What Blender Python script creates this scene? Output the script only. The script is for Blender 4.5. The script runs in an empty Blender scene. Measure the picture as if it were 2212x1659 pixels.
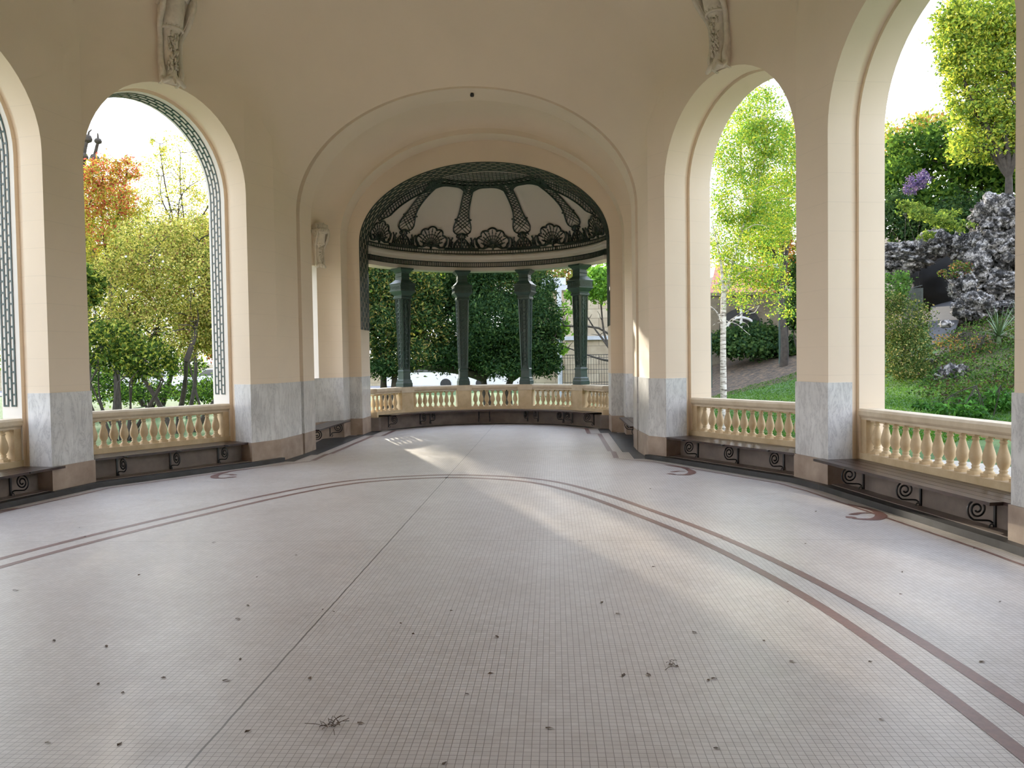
import bpy, math, random
import numpy as np
from mathutils import Vector, Matrix
random.seed(7); rng = np.random.default_rng(11)
PI = math.pi
SC = bpy.context.scene
COL = SC.collection

# ------------------------------------------------------------------ camera model
W, H, F = 2212.0, 1659.0, 1700.0
PITCH, ROLL, EYE, YAW = 0.0311, -0.0149, 1.535, 0.053
def _axes():
    cp, sp, cr, sr = math.cos(PITCH), math.sin(PITCH), math.cos(ROLL), math.sin(ROLL)
    f = Vector((0, cp, -sp)); u = Vector((0, sp, cp)); r = Vector((1, 0, 0))
    r2 = r*cr + u*sr; u2 = -r*sr + u*cr
    R = Matrix.Rotation(YAW, 3, 'Z')
    return R @ r2, R @ u2, R @ f
AR, AU, AF = _axes()
CAM = Vector((1.42*math.cos(YAW), 1.42*math.sin(YAW), EYE))
def ray(px, py): return AF*F + AR*(px-W/2) - AU*(py-H/2)
def at(px, py, d):
    """world point seen at a pixel, d metres in front of the lens"""
    return CAM + ray(px, py)*(d/F)
def fl(px, py, z=0.0):
    D = ray(px, py); p = CAM + D*((z-EYE)/D.z); return (p.x, p.y)

# ------------------------------------------------------------------ materials
def mat(name): 
    m = bpy.data.materials.new(name); m.use_nodes = True
    nt = m.node_tree; b = nt.nodes['Principled BSDF']
    return m, nt, b
def N(nt, t, **kw):
    n = nt.nodes.new(t)
    for k, v in kw.items():
        if k in n.inputs.keys() if hasattr(n.inputs, 'keys') else False: n.inputs[k].default_value = v
        else: setattr(n, k, v)
    return n
def C(c): return (c[0], c[1], c[2], 1.0)
def noise(nt, scale, detail=4, rough=.55, vec=None, dist=0):
    n = nt.nodes.new('ShaderNodeTexNoise'); n.inputs['Scale'].default_value = scale
    n.inputs['Detail'].default_value = detail; n.inputs['Roughness'].default_value = rough
    n.inputs['Distortion'].default_value = dist
    if vec: nt.links.new(vec, n.inputs['Vector'])
    return n.outputs['Fac']
def ramp(nt, fac, stops):
    r = nt.nodes.new('ShaderNodeValToRGB'); el = r.color_ramp.elements
    while len(el) < len(stops): el.new(.5)
    for e, (p, c) in zip(el, stops): e.position = p; e.color = C(c)
    nt.links.new(fac, r.inputs['Fac']); return r.outputs['Color']
def math_(nt, op, a, b=None, c=None):
    n = nt.nodes.new('ShaderNodeMath'); n.operation = op
    for i, v in enumerate((a, b, c)):
        if v is None: continue
        if isinstance(v, (int, float)): n.inputs[i].default_value = v
        else: nt.links.new(v, n.inputs[i])
    return n.outputs[0]
def mixc(nt, fac, a, b, mode='MIX'):
    n = nt.nodes.new('ShaderNodeMix'); n.data_type = 'RGBA'; n.blend_type = mode
    for s, v in ((0, fac), (6, a), (7, b)):
        if isinstance(v, (int, float)): n.inputs[s].default_value = v
        elif isinstance(v, tuple): n.inputs[s].default_value = C(v)
        else: nt.links.new(v, n.inputs[s])
    return n.outputs[2]
def geo(nt): return nt.nodes.new('ShaderNodeNewGeometry').outputs['Position']
def bump(nt, b, h, s, d=.01):
    n = nt.nodes.new('ShaderNodeBump'); n.inputs['Strength'].default_value = s; n.inputs['Distance'].default_value = d
    nt.links.new(h, n.inputs['Height']); nt.links.new(n.outputs[0], b.inputs['Normal'])
def simple(name, c1, c2, scale=6, rough=.6, bs=.2, bd=.005, metal=0, detail=5):
    m, nt, b = mat(name); pos = geo(nt)
    f = noise(nt, scale, detail, .6, pos)
    nt.links.new(ramp(nt, f, [(.3, c1), (.7, c2)]), b.inputs['Base Color'])
    b.inputs['Roughness'].default_value = rough; b.inputs['Metallic'].default_value = metal
    if bs: bump(nt, b, noise(nt, scale*6, 4, .6, pos), bs, bd)
    return m
def plaster(name, base, joints=True, lo=.93):
    m, nt, b = mat(name); pos = geo(nt)
    f = noise(nt, .8, 5, .6, pos)
    col = ramp(nt, f, [(.3, tuple(x*lo for x in base)), (.7, base)])
    if joints:
        s = nt.nodes.new('ShaderNodeSeparateXYZ'); nt.links.new(pos, s.inputs[0])
        k = math_(nt, 'FRACT', math_(nt, 'DIVIDE', s.outputs[2], .325))
        line = math_(nt, 'LESS_THAN', k, .018)
        lim = math_(nt, 'LESS_THAN', s.outputs[2], 4.6)
        fade = math_(nt, 'MULTIPLY', math_(nt, 'MULTIPLY', line, lim), math_(nt, 'MULTIPLY', noise(nt, 1.7, 2, .5, pos), .4))
        col = mixc(nt, fade, col, tuple(x*.55 for x in base))
    nt.links.new(col, b.inputs['Base Color']); b.inputs['Roughness'].default_value = .75
    bump(nt, b, noise(nt, 25, 5, .6, pos), .12, .004)
    return m
M = {}
M['plaster'] = plaster('cream_plaster', (.84, .69, .52))
M['vault'] = plaster('vault_plaster', (.60, .50, .38), False)
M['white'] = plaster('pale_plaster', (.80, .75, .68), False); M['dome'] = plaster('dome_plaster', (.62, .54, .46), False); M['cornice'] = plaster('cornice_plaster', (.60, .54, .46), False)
def marble():
    m, nt, b = mat('grey_veined_marble'); pos = geo(nt)
    mp = nt.nodes.new('ShaderNodeMapping'); mp.inputs['Rotation'].default_value = (.6, .5, .4); mp.inputs['Scale'].default_value = (1.9, 1.9, .55)
    nt.links.new(pos, mp.inputs[0])
    f = noise(nt, 4.0, 9, .7, mp.outputs[0], .5)
    v = math_(nt, 'ABSOLUTE', math_(nt, 'SUBTRACT', f, .5))
    vein = ramp(nt, v, [(0, (.50, .50, .52)), (.02, (.69, .69, .69)), (.10, (.78, .78, .78))])
    cloud = ramp(nt, noise(nt, 2.2, 5, .6, pos), [(.3, (.72, .71, .70)), (.7, (1, 1, .99))])
    col = mixc(nt, 1.0, vein, cloud, 'MULTIPLY')
    nt.links.new(col, b.inputs['Base Color']); b.inputs['Roughness'].default_value = .32
    return m
M['marble'] = marble()
M['pink'] = simple('pink_stone', (.23, .16, .12), (.42, .32, .245), 3.2, .5, .1)
M['slate'] = simple('dark_slate', (.012, .012, .013), (.032, .032, .035), 5, .55, .1)
M['panel'] = simple('brown_stone_panel', (.10, .075, .06), (.20, .15, .12), 3.2, .6, .1)  # darker copy of the pink stone, imitating the shade under the benches
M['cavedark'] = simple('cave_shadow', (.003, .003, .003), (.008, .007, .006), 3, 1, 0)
M['oldstone'] = simple('old_stone', (.09, .075, .05), (.20, .165, .11), 2.5, .95, .5, .03)  # old stone with the shade of the trees above put into its colour
M['rail'] = simple('sandstone', (.52, .37, .20), (.70, .54, .33), 5, .75, .3, .003)
M['railtop'] = simple('sandstone_coping', (.52, .41, .27), (.72, .60, .43), 4, .7, .25, .003)
M['green'] = simple('green_paint', (.014, .036, .030), (.024, .056, .046), 8, .4, .1, .002)
M['dgreen'] = simple('dark_green_paint', (.012, .020, .016), (.02, .03, .024), 8, .5, 0)
M['teal'] = simple('teal_paint', (.012, .035, .033), (.02, .05, .048), 8, .45, 0)
M['iron'] = simple('black_iron', (.006, .006, .007), (.014, .014, .016), 20, .35, .1, .002)
M['stucco'] = simple('stucco_ornament', (.60, .52, .42), (.76, .67, .54), 14, .8, .3, .004)
M['bark'] = simple('bark', (.014, .011, .008), (.05, .04, .03), 9, .9, .8, .02)
M['greybark'] = simple('grey_bark', (.04, .036, .03), (.12, .11, .09), 9, .9, .8, .02)
M['purple'] = simple('wisteria', (.12, .08, .30), (.28, .20, .55), 9, .8, 0)
def wood():
    m, nt, b = mat('dark_bench_wood'); pos = geo(nt)
    nt.links.new(ramp(nt, noise(nt, 14, 6, .6, pos), [(.3, (.014, .007, .006)), (.7, (.045, .022, .018))]), b.inputs['Base Color'])
    b.inputs['Roughness'].default_value = .32; bump(nt, b, noise(nt, 60, 4, .6, pos), .15, .002); return m
M['wood'] = wood()
def birch():
    m, nt, b = mat('birch_bark'); pos = geo(nt)
    mp = nt.nodes.new('ShaderNodeMapping'); mp.inputs['Scale'].default_value = (3, 3, 14); nt.links.new(pos, mp.inputs[0])
    nt.links.new(ramp(nt, noise(nt, 1.6, 5, .7, mp.outputs[0]), [(.38, (.05, .04, .03)), (.48, (.5, .45, .38)), (.6, (.75, .72, .66))]), b.inputs['Base Color'])
    b.inputs['Roughness'].default_value = .8; return m
M['birch'] = birch()
def mosaic():
    m, nt, b = mat('cream_mosaic_tile'); pos = geo(nt)
    mp = nt.nodes.new('ShaderNodeMapping'); nt.links.new(pos, mp.inputs[0])
    br = nt.nodes.new('ShaderNodeTexBrick'); nt.links.new(mp.outputs[0], br.inputs['Vector'])
    br.offset = 0; br.inputs['Scale'].default_value = 1; br.inputs['Brick Width'].default_value = .032; br.inputs['Row Height'].default_value = .032
    br.inputs['Mortar Size'].default_value = .0016; br.inputs['Mortar Smooth'].default_value = .3
    br.inputs['Color1'].default_value = C((.61, .565, .535)); br.inputs['Color2'].default_value = C((.54, .495, .465)); br.inputs['Mortar'].default_value = C((.22, .19, .17))
    f = ramp(nt, noise(nt, .9, 6, .62, pos), [(.25, (.80, .77, .75)), (.75, (1.0, 1.0, 1.0))])
    col = mixc(nt, 1.0, br.outputs['Color'], f, 'MULTIPLY')
    g = ramp(nt, noise(nt, 9, 5, .7, pos), [(.3, (.86, .84, .83)), (.6, (1, 1, 1))])
    col = mixc(nt, .8, col, g, 'MULTIPLY')
    s = nt.nodes.new('ShaderNodeSeparateXYZ'); nt.links.new(pos, s.inputs[0])
    wob = math_(nt, 'MULTIPLY', math_(nt, 'SUBTRACT', noise(nt, 6, 2, .5, pos), .5), .012)
    l1 = math_(nt, 'LESS_THAN', math_(nt, 'ABSOLUTE', math_(nt, 'ADD', s.outputs[0], wob)), .0055)
    l2 = math_(nt, 'LESS_THAN', math_(nt, 'ABSOLUTE', math_(nt, 'ADD', math_(nt, 'SUBTRACT', s.outputs[1], 6.70), wob)), .005)
    col = mixc(nt, math_(nt, 'MULTIPLY', l1, .85), col, (.07, .055, .05))
    col = mixc(nt, math_(nt, 'MULTIPLY', l2, .5), col, (.12, .10, .09))
    nt.links.new(col, b.inputs['Base Color'])
    rr = math_(nt, 'ADD', math_(nt, 'MULTIPLY', noise(nt, 3, 5, .6, pos), .25), .24)
    nt.links.new(rr, b.inputs['Roughness'])
    b.inputs['Specular IOR Level'].default_value = .62
    h = math_(nt, 'ADD', math_(nt, 'MULTIPLY', br.outputs['Fac'], -1.0), math_(nt, 'MULTIPLY', noise(nt, 30, 3, .5, pos), .8))
    bump(nt, b, h, .16, .0015)
    return m
M['mosaic'] = mosaic()
M['redline'] = simple('oxblood_mosaic', (.115, .048, .04), (.17, .075, .06), 30, .4, .1, .002)
M['cream_line'] = simple('cream_border', (.56, .50, .42), (.66, .60, .51), 20, .4, .1, .002)
M['grass'] = simple('lawn', (.035, .11, .012), (.09, .22, .03), 3, .95, .8, .03)
def soilmix():
    m, nt, b = mat('ground'); pos = geo(nt)
    g = ramp(nt, noise(nt, 2.5, 6, .7, pos), [(.3, (.025, .07, .012)), (.7, (.06, .14, .02))])
    s = ramp(nt, noise(nt, 7, 8, .8, pos), [(.35, (.012, .009, .006)), (.5, (.05, .034, .02)), (.62, (.16, .10, .05))])
    at_ = nt.nodes.new('ShaderNodeAttribute'); at_.attribute_name = 'soil'
    f = math_(nt, 'MULTIPLY', at_.outputs['Fac'], 1.0)
    f = math_(nt, 'GREATER_THAN', math_(nt, 'ADD', f, math_(nt, 'MULTIPLY', math_(nt, 'SUBTRACT', noise(nt, 1.8, 5, .7, pos), .5), .9)), .5)
    nt.links.new(mixc(nt, f, g, s), b.inputs['Base Color']); b.inputs['Roughness'].default_value = 1
    bump(nt, b, noise(nt, 18, 6, .7, pos), .9, .05); return m
M['ground'] = soilmix()
def rockmat():
    m, nt, b = mat('grotto_rock'); pos = geo(nt)
    f = noise(nt, 4.0, 10, .78, pos, 0)
    v = nt.nodes.new('ShaderNodeTexVoronoi'); v.inputs['Scale'].default_value = 7; v.feature = 'DISTANCE_TO_EDGE'; nt.links.new(pos, v.inputs['Vector'])
    c1 = ramp(nt, f, [(.455, (.008, .007, .006)), (.51, (.10, .094, .09)), (.57, (.56, .53, .50))])
    c2 = ramp(nt, v.outputs['Distance'], [(0, (.08, .08, .08)), (.10, (1, 1, 1))])
    nt.links.new(mixc(nt, .8, c1, c2, 'MULTIPLY'), b.inputs['Base Color']); b.inputs['Roughness'].default_value = .95
    bump(nt, b, f, 1.0, .12); return m
M['rock'] = rockmat()
def leafmat(name, trans=.55, gloss=.5):
    m, nt, b = mat(name)
    a = nt.nodes.new('ShaderNodeAttribute'); a.attribute_name = 'tint'
    nt.nodes.remove(b); out = nt.nodes['Material Output']
    d = nt.nodes.new('ShaderNodeBsdfDiffuse'); t = nt.nodes.new('ShaderNodeBsdfTranslucent'); mx = nt.nodes.new('ShaderNodeMixShader')
    br = nt.nodes.new('ShaderNodeMix'); br.data_type = 'RGBA'; br.blend_type = 'MULTIPLY'; br.inputs[0].default_value = 1
    nt.links.new(a.outputs['Color'], br.inputs[6]); br.inputs[7].default_value = C((1.25, 1.15, .6))
    nt.links.new(a.outputs['Color'], d.inputs[0]); nt.links.new(br.outputs[2], t.inputs[0])
    mx.inputs[0].default_value = trans
    nt.links.new(d.outputs[0], mx.inputs[1]); nt.links.new(t.outputs[0], mx.inputs[2]); nt.links.new(mx.outputs[0], out.inputs[0])
    return m
M['leaf'] = leafmat('leaf', .5); M['darkleaf'] = leafmat('dark_leaf', .2)
def stoneblock():
    m, nt, b = mat('ashlar'); pos = geo(nt)
    mp = nt.nodes.new('ShaderNodeMapping'); mp.inputs['Rotation'].default_value = (PI/2, 0, 0); nt.links.new(pos, mp.inputs[0])
    br = nt.nodes.new('ShaderNodeTexBrick'); nt.links.new(mp.outputs[0], br.inputs['Vector'])
    br.inputs['Scale'].default_value = 1; br.inputs['Brick Width'].default_value = 1.0; br.inputs['Row Height'].default_value = .42; br.inputs['Mortar Size'].default_value = .012
    br.inputs['Color1'].default_value = C((.50, .43, .31)); br.inputs['Color2'].default_value = C((.38, .31, .21)); br.inputs['Mortar'].default_value = C((.2, .17, .12))
    nt.links.new(mixc(nt, .7, br.outputs['Color'], ramp(nt, noise(nt, 2, 6, .6, pos), [(.3, (.6, .55, .5)), (.7, (1, 1, 1))]), 'MULTIPLY'), b.inputs['Base Color'])
    b.inputs['Roughness'].default_value = .9; return m
M['ashlar'] = stoneblock()
M['tiles'] = simple('roof_tiles', (.30, .10, .06), (.45, .18, .12), 6, .8, .5, .03)
M['asphalt'] = simple('asphalt', (.09, .09, .10), (.15, .15, .16), 4, .9, .3)
M['path'] = simple('grey_path', (.016, .016, .019), (.03, .03, .034), 4, .9, .3)
M['carpaint'] = simple('white_car_paint', (.75, .76, .78), (.8, .81, .83), 2, .2, 0)
M['glass'] = simple('dark_glass', (.02, .025, .03), (.04, .045, .05), 2, .05, 0)
M['rubber'] = simple('rubber', (.01, .01, .01), (.02, .02, .02), 9, .8, 0)
M['paintwhite'] = simple('white_paint', (.6, .6, .6), (.72, .72, .72), 9, .6, 0)
M['deadleaf'] = simple('dead_leaf', (.04, .025, .015), (.10, .055, .03), 40, .8, 0)
M['zinc'] = simple('zinc', (.35, .38, .42), (.5, .53, .56), 3, .5, 0)

# ------------------------------------------------------------------ mesh building
class MB:
    def __init__(s): s.v = []; s.f = []; s.m = []; s.s = []
    def add(s, vs, fs, mi=0, sm=True):
        o = len(s.v); s.v += [tuple(v) for v in vs]
        for f in fs: s.f.append(tuple(i+o for i in f)); s.m.append(mi); s.s.append(sm)
    def quad(s, a, b, c, d, mi=0): s.add([a, b, c, d], [(0, 1, 2, 3)], mi, False)
    def grid(s, rows, mi=0, sm=True, skip=None, mf=None, closed=False):
        n = len(rows[0]); o = len(s.v)
        for r in rows: s.v += [tuple(p) for p in r]
        for i in range(len(rows)-1):
            for j in range(n if closed else n-1):
                if skip and skip(i, j): continue
                k = (j+1) % n
                s.f.append((o+i*n+j, o+i*n+k, o+(i+1)*n+k, o+(i+1)*n+j)); s.m.append(mf(i, j) if mf else mi); s.s.append(sm)
    def box(s, c, d, ax=None, mi=0):
        ax = ax or (Vector((1, 0, 0)), Vector((0, 1, 0)), Vector((0, 0, 1)))
        c = Vector(c); vs = []
        for z in (-1, 1):
            for (x, y) in ((-1, -1), (1, -1), (1, 1), (-1, 1)):
                vs.append(c + ax[0]*(x*d[0]/2) + ax[1]*(y*d[1]/2) + ax[2]*(z*d[2]/2))
        s.add(vs, [(3, 2, 1, 0), (4, 5, 6, 7), (0, 1, 5, 4), (1, 2, 6, 5), (2, 3, 7, 6), (3, 0, 4, 7)], mi, False)
    def tube(s, pts, r, n=5, mi=0, up=None, cap=True):
        pts = [Vector(p) for p in pts]; k = len(pts)
        if k < 2: return
        rr = r if isinstance(r, (list, tuple)) else [r]*k
        ref = Vector(up) if up else Vector((.13, .21, 1)).normalized(); rows = []
        for i in range(k):
            t = (pts[min(i+1, k-1)] - pts[max(i-1, 0)])
            if t.length < 1e-9: t = Vector((0, 0, 1))
            t.normalize(); a = t.cross(ref)
            if a.length < 1e-3: a = t.cross(Vector((1, 0, 0)))
            a.normalize(); b = a.cross(t)
            rows.append([pts[i] + (a*math.cos(2*PI*j/n+PI/4) + b*math.sin(2*PI*j/n+PI/4))*rr[i] for j in range(n)])
        s.grid(rows, mi, n > 4, closed=True)
        if cap:
            s.add(rows[0], [tuple(range(n))[::-1]], mi, False); s.add(rows[-1], [tuple(range(n))], mi, False)
    def lathe(s, prof, n=16, c=(0, 0, 0), mi=0, sq=False, ph=0):
        rows = []
        for (r, z) in prof:
            row = []
            for j in range(n):
                a = 2*PI*j/n + ph
                row.append((c[0]+r*math.cos(a), c[1]+r*math.sin(a), c[2]+z))
            rows.append(row)
        s.grid(rows, mi, not sq, closed=True)
    def prism(s, prof, half, mi=0):
        """square-section stack: prof = [(halfwidth, z)]"""
        for (a, z0), (b, z1) in zip(prof[:-1], prof[1:]):
            r = [[(x*w, y*w, z) for (x, y) in ((-1, -1), (1, -1), (1, 1), (-1, 1))] for (w, z) in ((a, z0), (b, z1))]
            s.grid(r, mi, False, closed=True)
        for (w, z), fl_ in ((prof[0], 1), (prof[-1], 0)):
            q = [(x*w, y*w, z) for (x, y) in ((-1, -1), (1, -1), (1, 1), (-1, 1))]
            s.add(q, [(3, 2, 1, 0) if fl_ else (0, 1, 2, 3)], mi, False)
    def poly_extrude(s, pts, off, mi=0):
        n = len(pts); off = Vector(off); a = [Vector(p) for p in pts]; b = [p+off for p in a]
        s.add(a+b, [tuple(range(n))[::-1], tuple(range(n, 2*n))] + [(i, (i+1) % n, n+(i+1) % n, n+i) for i in range(n)], mi, False)
    def build(s, name, mats, parent=None, origin=None):
        me = bpy.data.meshes.new(name)
        v = s.v
        if parent is not None and origin is None: origin = parent.location
        if origin is not None: v = [(a-origin[0], b-origin[1], c-origin[2]) for a, b, c in v]
        me.from_pydata(v, [], s.f)
        if not isinstance(mats, (list, tuple)): mats = [mats]
        for m in mats: me.materials.append(m)
        me.polygons.foreach_set('material_index', s.m); me.polygons.foreach_set('use_smooth', s.s)
        me.update()
        o = bpy.data.objects.new(name, me); COL.objects.link(o)
        if parent is not None: o.parent = parent
        elif origin is not None: o.location = origin
        return o
def empty(name, loc, rz=0):
    e = bpy.data.objects.new(name, None); COL.objects.link(e); e.location = loc; e.rotation_euler[2] = rz; e.empty_display_size = .2; return e
def tag(o, label=None, cat=None, group=None, kind=None):
    if label: o['label'] = label
    if cat: o['category'] = cat
    if group: o['group'] = group
    if kind: o['kind'] = kind
    return o
def inst(name, src, parent, loc, rz=0, sc=1):
    o = src.copy() if src.users_scene == () else src.copy()
    o.name = name; COL.objects.link(o); o.parent = parent; o.location = loc; o.rotation_euler = (0, 0, rz); o.scale = (sc, sc, sc); return o
def mesh_only(mb, name, mats):
    o = mb.build(name, mats); me = o.data; bpy.data.objects.remove(o); return me
def objm(name, me, parent=None, loc=(0, 0, 0), rz=0, sc=(1, 1, 1)):
    o = bpy.data.objects.new(name, me); COL.objects.link(o); o.parent = parent; o.location = loc; o.rotation_euler = (0, 0, rz); o.scale = sc; return o

# ------------------------------------------------------------------ the hall plan
MARB, PINK, SPR, RISE, TOP = 1.22, .345, 4.05, 1.30, 5.55
YC2 = 3.65                                     # twice the centre line of the oval
BAYS = [((3.08, 11.84), (4.35, 9.75), (.38, .48, .88)),
        ((4.52, 9.15), (4.99, 6.38), (.28, .37, .68)),
        ((5.06, 5.75), (5.13, 3.30), (.28, .37, .68)),
        ((5.13, 2.70), (5.13, .95), (.28, .37, .68))]
RISES = [1.30, 1.22, 1.22, 1.1, 1.22, 1.22, 1.30]
LBAYS = [((3.11, 11.62), (4.42, 9.70), (.40, .56, .99)),
         ((4.52, 9.05), (5.00, 6.35), (.30, .40, .68))] + BAYS[2:]
def flip(b): return ((b[1][0], YC2-b[1][1]), (b[0][0], YC2-b[0][1]), b[2])
def allb(side):
    bb = BAYS if side > 0 else LBAYS
    return bb + [flip(b) for b in bb[:3][::-1]]
def outline(w, z0, spr, rise, n=28, c=None):
    """arch outline in (s,z) centred on c; going up the left jamb, over and down"""
    c = w if c is None else c
    o = [(c-w, z) for z in (z0,)] + [(c-w, spr)]
    o += [(c-w*math.cos(PI*i/n), spr+rise*math.sin(PI*i/n)) for i in range(1, n)]
    o += [(c+w, spr), (c+w, z0)]
    return o
class Bay:
    def __init__(s, b, side):
        s.side = side; P = Vector((b[0][0]*side, b[0][1])); Q = Vector((b[1][0]*side, b[1][1]))
        s.P, s.Q = P, Q; s.w = (Q-P).length; s.d = (Q-P)/s.w; n = Vector((-s.d.y, s.d.x))
        if n.x*side < 0: n = -n
        s.n = n; s.t = b[2]
    def p(s, a, t, z): q = s.P + s.d*a + s.n*t; return Vector((q.x, q.y, z))
    def ax(s): return (Vector((s.d.x, s.d.y, 0)), Vector((s.n.x, s.n.y, 0)), Vector((0, 0, 1)))
def offset_poly(pts, o):
    """offset a plan polyline towards its left"""
    out = []
    for i, p in enumerate(pts):
        ds = []
        if i > 0: ds.append((pts[i]-pts[i-1]).normalized())
        if i < len(pts)-1: ds.append((pts[i+1]-pts[i]).normalized())
        ns = [Vector((-d.y, d.x)) for d in ds]; m = sum(ns, Vector((0, 0)))
        m = m/len(ns); m = m/max(m.length_squared, .3)
        out.append(p + m*o)
    return out
def strip(mb, pts, z0, z1, mi): 
    for a, b in zip(pts[:-1], pts[1:]): mb.quad((a.x, a.y, z0), (b.x, b.y, z0), (b.x, b.y, z1), (a.x, a.y, z1), mi)
def dado(mb, pts, side):
    """pts run so that the hall is on the left for side=+1"""
    o = .014*side
    a = offset_poly(pts, o); b = offset_poly(pts, o*2.0)
    strip(mb, a, PINK, MARB, 1); strip(mb, b, 0, PINK, 2)
    for q, z, mi, base in ((a, MARB, 1, pts), (b, PINK, 2, a)):
        for i in range(len(q)-1):
            mb.quad((base[i].x, base[i].y, z), (base[i+1].x, base[i+1].y, z), (q[i+1].x, q[i+1].y, z), (q[i].x, q[i].y, z), mi)

WMATS = [M['plaster'], M['marble'], M['pink'], M['panel'], M['white']]
def build_side(side):
    mb = MB(); bays = [Bay(b, side) for b in allb(side)]; E0 = allb(side)[0][0]
    for k, B in enumerate(bays):
        t1, t2, t3 = B.t; hw = B.w/2; n = 28; RI = RISES[k]
        if k >= 3:      # unseen bays walled up to darken the near end of the hall
            strip(mb, [B.P, B.Q], 0, TOP, 0)
            oa, ob = B.p(0, t3, 0), B.p(B.w, t3, 0); strip(mb, [oa, ob], -.5, 6.2, 0)
        O = outline(hw, 0, SPR, RI, n)
        G = outline(hw+.05, 0, SPR, RI+.05, n, c=hw)
        if k >= 3: O = G = [(0, TOP-.02), (0, TOP-.01), (0, TOP-.01), (B.w, TOP-.01), (B.w, TOP-.01), (B.w, TOP-.02)]
        # spandrel on the hall side and outside
        for t in (0, t3):
            rows = [[B.p(s, t, z) for s, z in O[1:-1]], [B.p(s, t, TOP if t == 0 else 6.2) for s, z in O[1:-1]]]
            mb.grid(rows, 0, False)
        mb.grid([[B.p(s, t, z) for s, z in O] for t in (0, t1)], 0, True)
        mb.grid([[B.p(s, t1, z) for s, z in O], [B.p(s, t1, z) for s, z in G]], 0, False)
        mb.grid([[B.p(s, t, z) for s, z in G] for t in (t1, t2)], 0, True)
        mb.grid([[B.p(s, t2, z) for s, z in G], [B.p(s, t2, z) for s, z in O]], 0, False)
        mb.grid([[B.p(s, t, z) for s, z in O] for t in (t2, t3)], 4 if side < 0 else 0, True)
        # parapet below the balustrade and ledge under the bench
        pt = .24 if t1 > .3 else .18
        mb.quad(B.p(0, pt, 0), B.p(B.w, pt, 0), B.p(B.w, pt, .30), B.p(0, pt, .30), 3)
        mb.quad(B.p(0, pt, .30), B.p(B.w, pt, .30), B.p(B.w, t3, .30), B.p(0, t3, .30), 2)
        mb.quad(B.p(0, t3, -.5), B.p(B.w, t3, -.5), B.p(B.w, t3, .30), B.p(0, t3, .30), 0)
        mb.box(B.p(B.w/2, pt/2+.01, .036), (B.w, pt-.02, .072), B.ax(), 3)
        # piers
        if k+1 < len(bays):
            Nx = bays[k+1]
            a, b = B.Q, Nx.P
            mb.grid([[(a.x, a.y, z), (b.x, b.y, z)] for z in (0, SPR, TOP)], 0, False)
            oa, ob = B.p(B.w, B.t[2], 0), Nx.p(0, Nx.t[2], 0)
            mb.grid([[(oa.x, oa.y, z), (ob.x, ob.y, z)] for z in (-.5, 6.2)], 0, False)
            pts = [B.p(B.w, B.t[0]+.0, 0).xy, a, b, Nx.p(0, Nx.t[0], 0).xy]
            dado(mb, pts, -side)
    # end piers next to the passage
    for fl_ in (False, True):
        B = bays[-1] if fl_ else bays[0]
        g = (lambda x, y: Vector((x*side, YC2-y))) if fl_ else (lambda x, y: Vector((x*side, y)))
        a0 = g(2.81, 13.0); a1 = g(2.87, 12.12); a2 = g(*E0)
        j = (B.p(B.w, B.t[0], 0) if fl_ else B.p(0, B.t[0], 0)).xy
        pts = [a0, a1, a2, j]
        mb.grid([[(a1.x, a1.y, z), (a2.x, a2.y, z)] for z in (0, 5.0)], 0, False)
        mb.add([(a1.x, a1.y, 5.0), (a2.x, a2.y, 5.0), (a2.x, a2.y, TOP)], [(0, 1, 2)], 0, False)
        if fl_: pts = pts[::-1]
        dado(mb, pts, -side)
    o = mb.build('wall_right' if side > 0 else 'wall_left', WMATS); tag(o, kind='structure')
    o['label'] = 'cream plaster arcade wall with marble dado, %s side' % ('right' if side > 0 else 'left')
    return bays
RB = build_side(1); LB = build_side(-1)

# ------------------------------------------------------------------ vault of the hall and the splay of the end arch
PLS = {}
for sd_ in (1, -1):
    q_ = [(2.87, 12.12)]
    for b in allb(sd_): q_ += [b[0], b[1]]
    PLS[sd_] = q_ + [(2.87, YC2-12.12)]
def hw_(y, side=1):
    q_ = PLS[side]
    return float(np.interp(y, [p[1] for p in q_][::-1], [p[0] for p in q_][::-1]))
def sect(y, w, spr, crown, n=88, wl=None, sl=None):
    r = []
    for i in range(n+1):
        c, s = math.cos(PI*i/n), math.sin(PI*i/n); L_ = c > 0 and wl is not None; sp = sl if L_ else spr
        r.append((-(wl if L_ else w)*c, y, sp+(crown-sp)*s))
    return r
def spr_(y, side):
    yy = y if y > YC2/2 else YC2-y; y0 = allb(side)[0][0][1]
    return float(np.interp(yy, [y0, 12.12], [TOP, 5.0]))
mb = MB()
ysl = sorted(set([p[1] for p in PLS[1][1:-1]] + [p[1] for p in PLS[-1][1:-1]] + list(np.linspace(YC2-11.62, 11.62, 40))), reverse=True)
front = [sect(13, 2.81, 4.0, 6.0), sect(12.7, 2.83, 4.33, 6.31), sect(12.4, 2.85, 4.68, 6.61), sect(12.12, 2.87, 5.0, 6.88)]
rows = list(front)
for y in ysl:
    q = min(1, max(0, (11.84-YC2/2-abs(y-YC2/2))/4.0)); crown = 7.12+1.7*math.sin(q*PI/2)
    wr, wl = hw_(y), hw_(y, -1)
    rows.append(sect(y, wr, spr_(y, 1), crown, wl=wl, sl=spr_(y, -1)))
rows += [[(x, YC2-y, z) for x, y, z in r] for r in front[::-1]]
mb.grid(rows, 0)
for s in (0, 1):
    for sx in (-1, 1):
        g = (lambda y: YC2-y) if s else (lambda y: y)
        for k in range(3):
            p, q = front[k][0], front[k+1][0]
            mb.quad((sx*abs(p[0]), g(p[1]), 0), (sx*abs(q[0]), g(q[1]), 0), (sx*abs(q[0]), g(q[1]), q[2]), (sx*abs(p[0]), g(p[1]), p[2]), 0)
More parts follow.
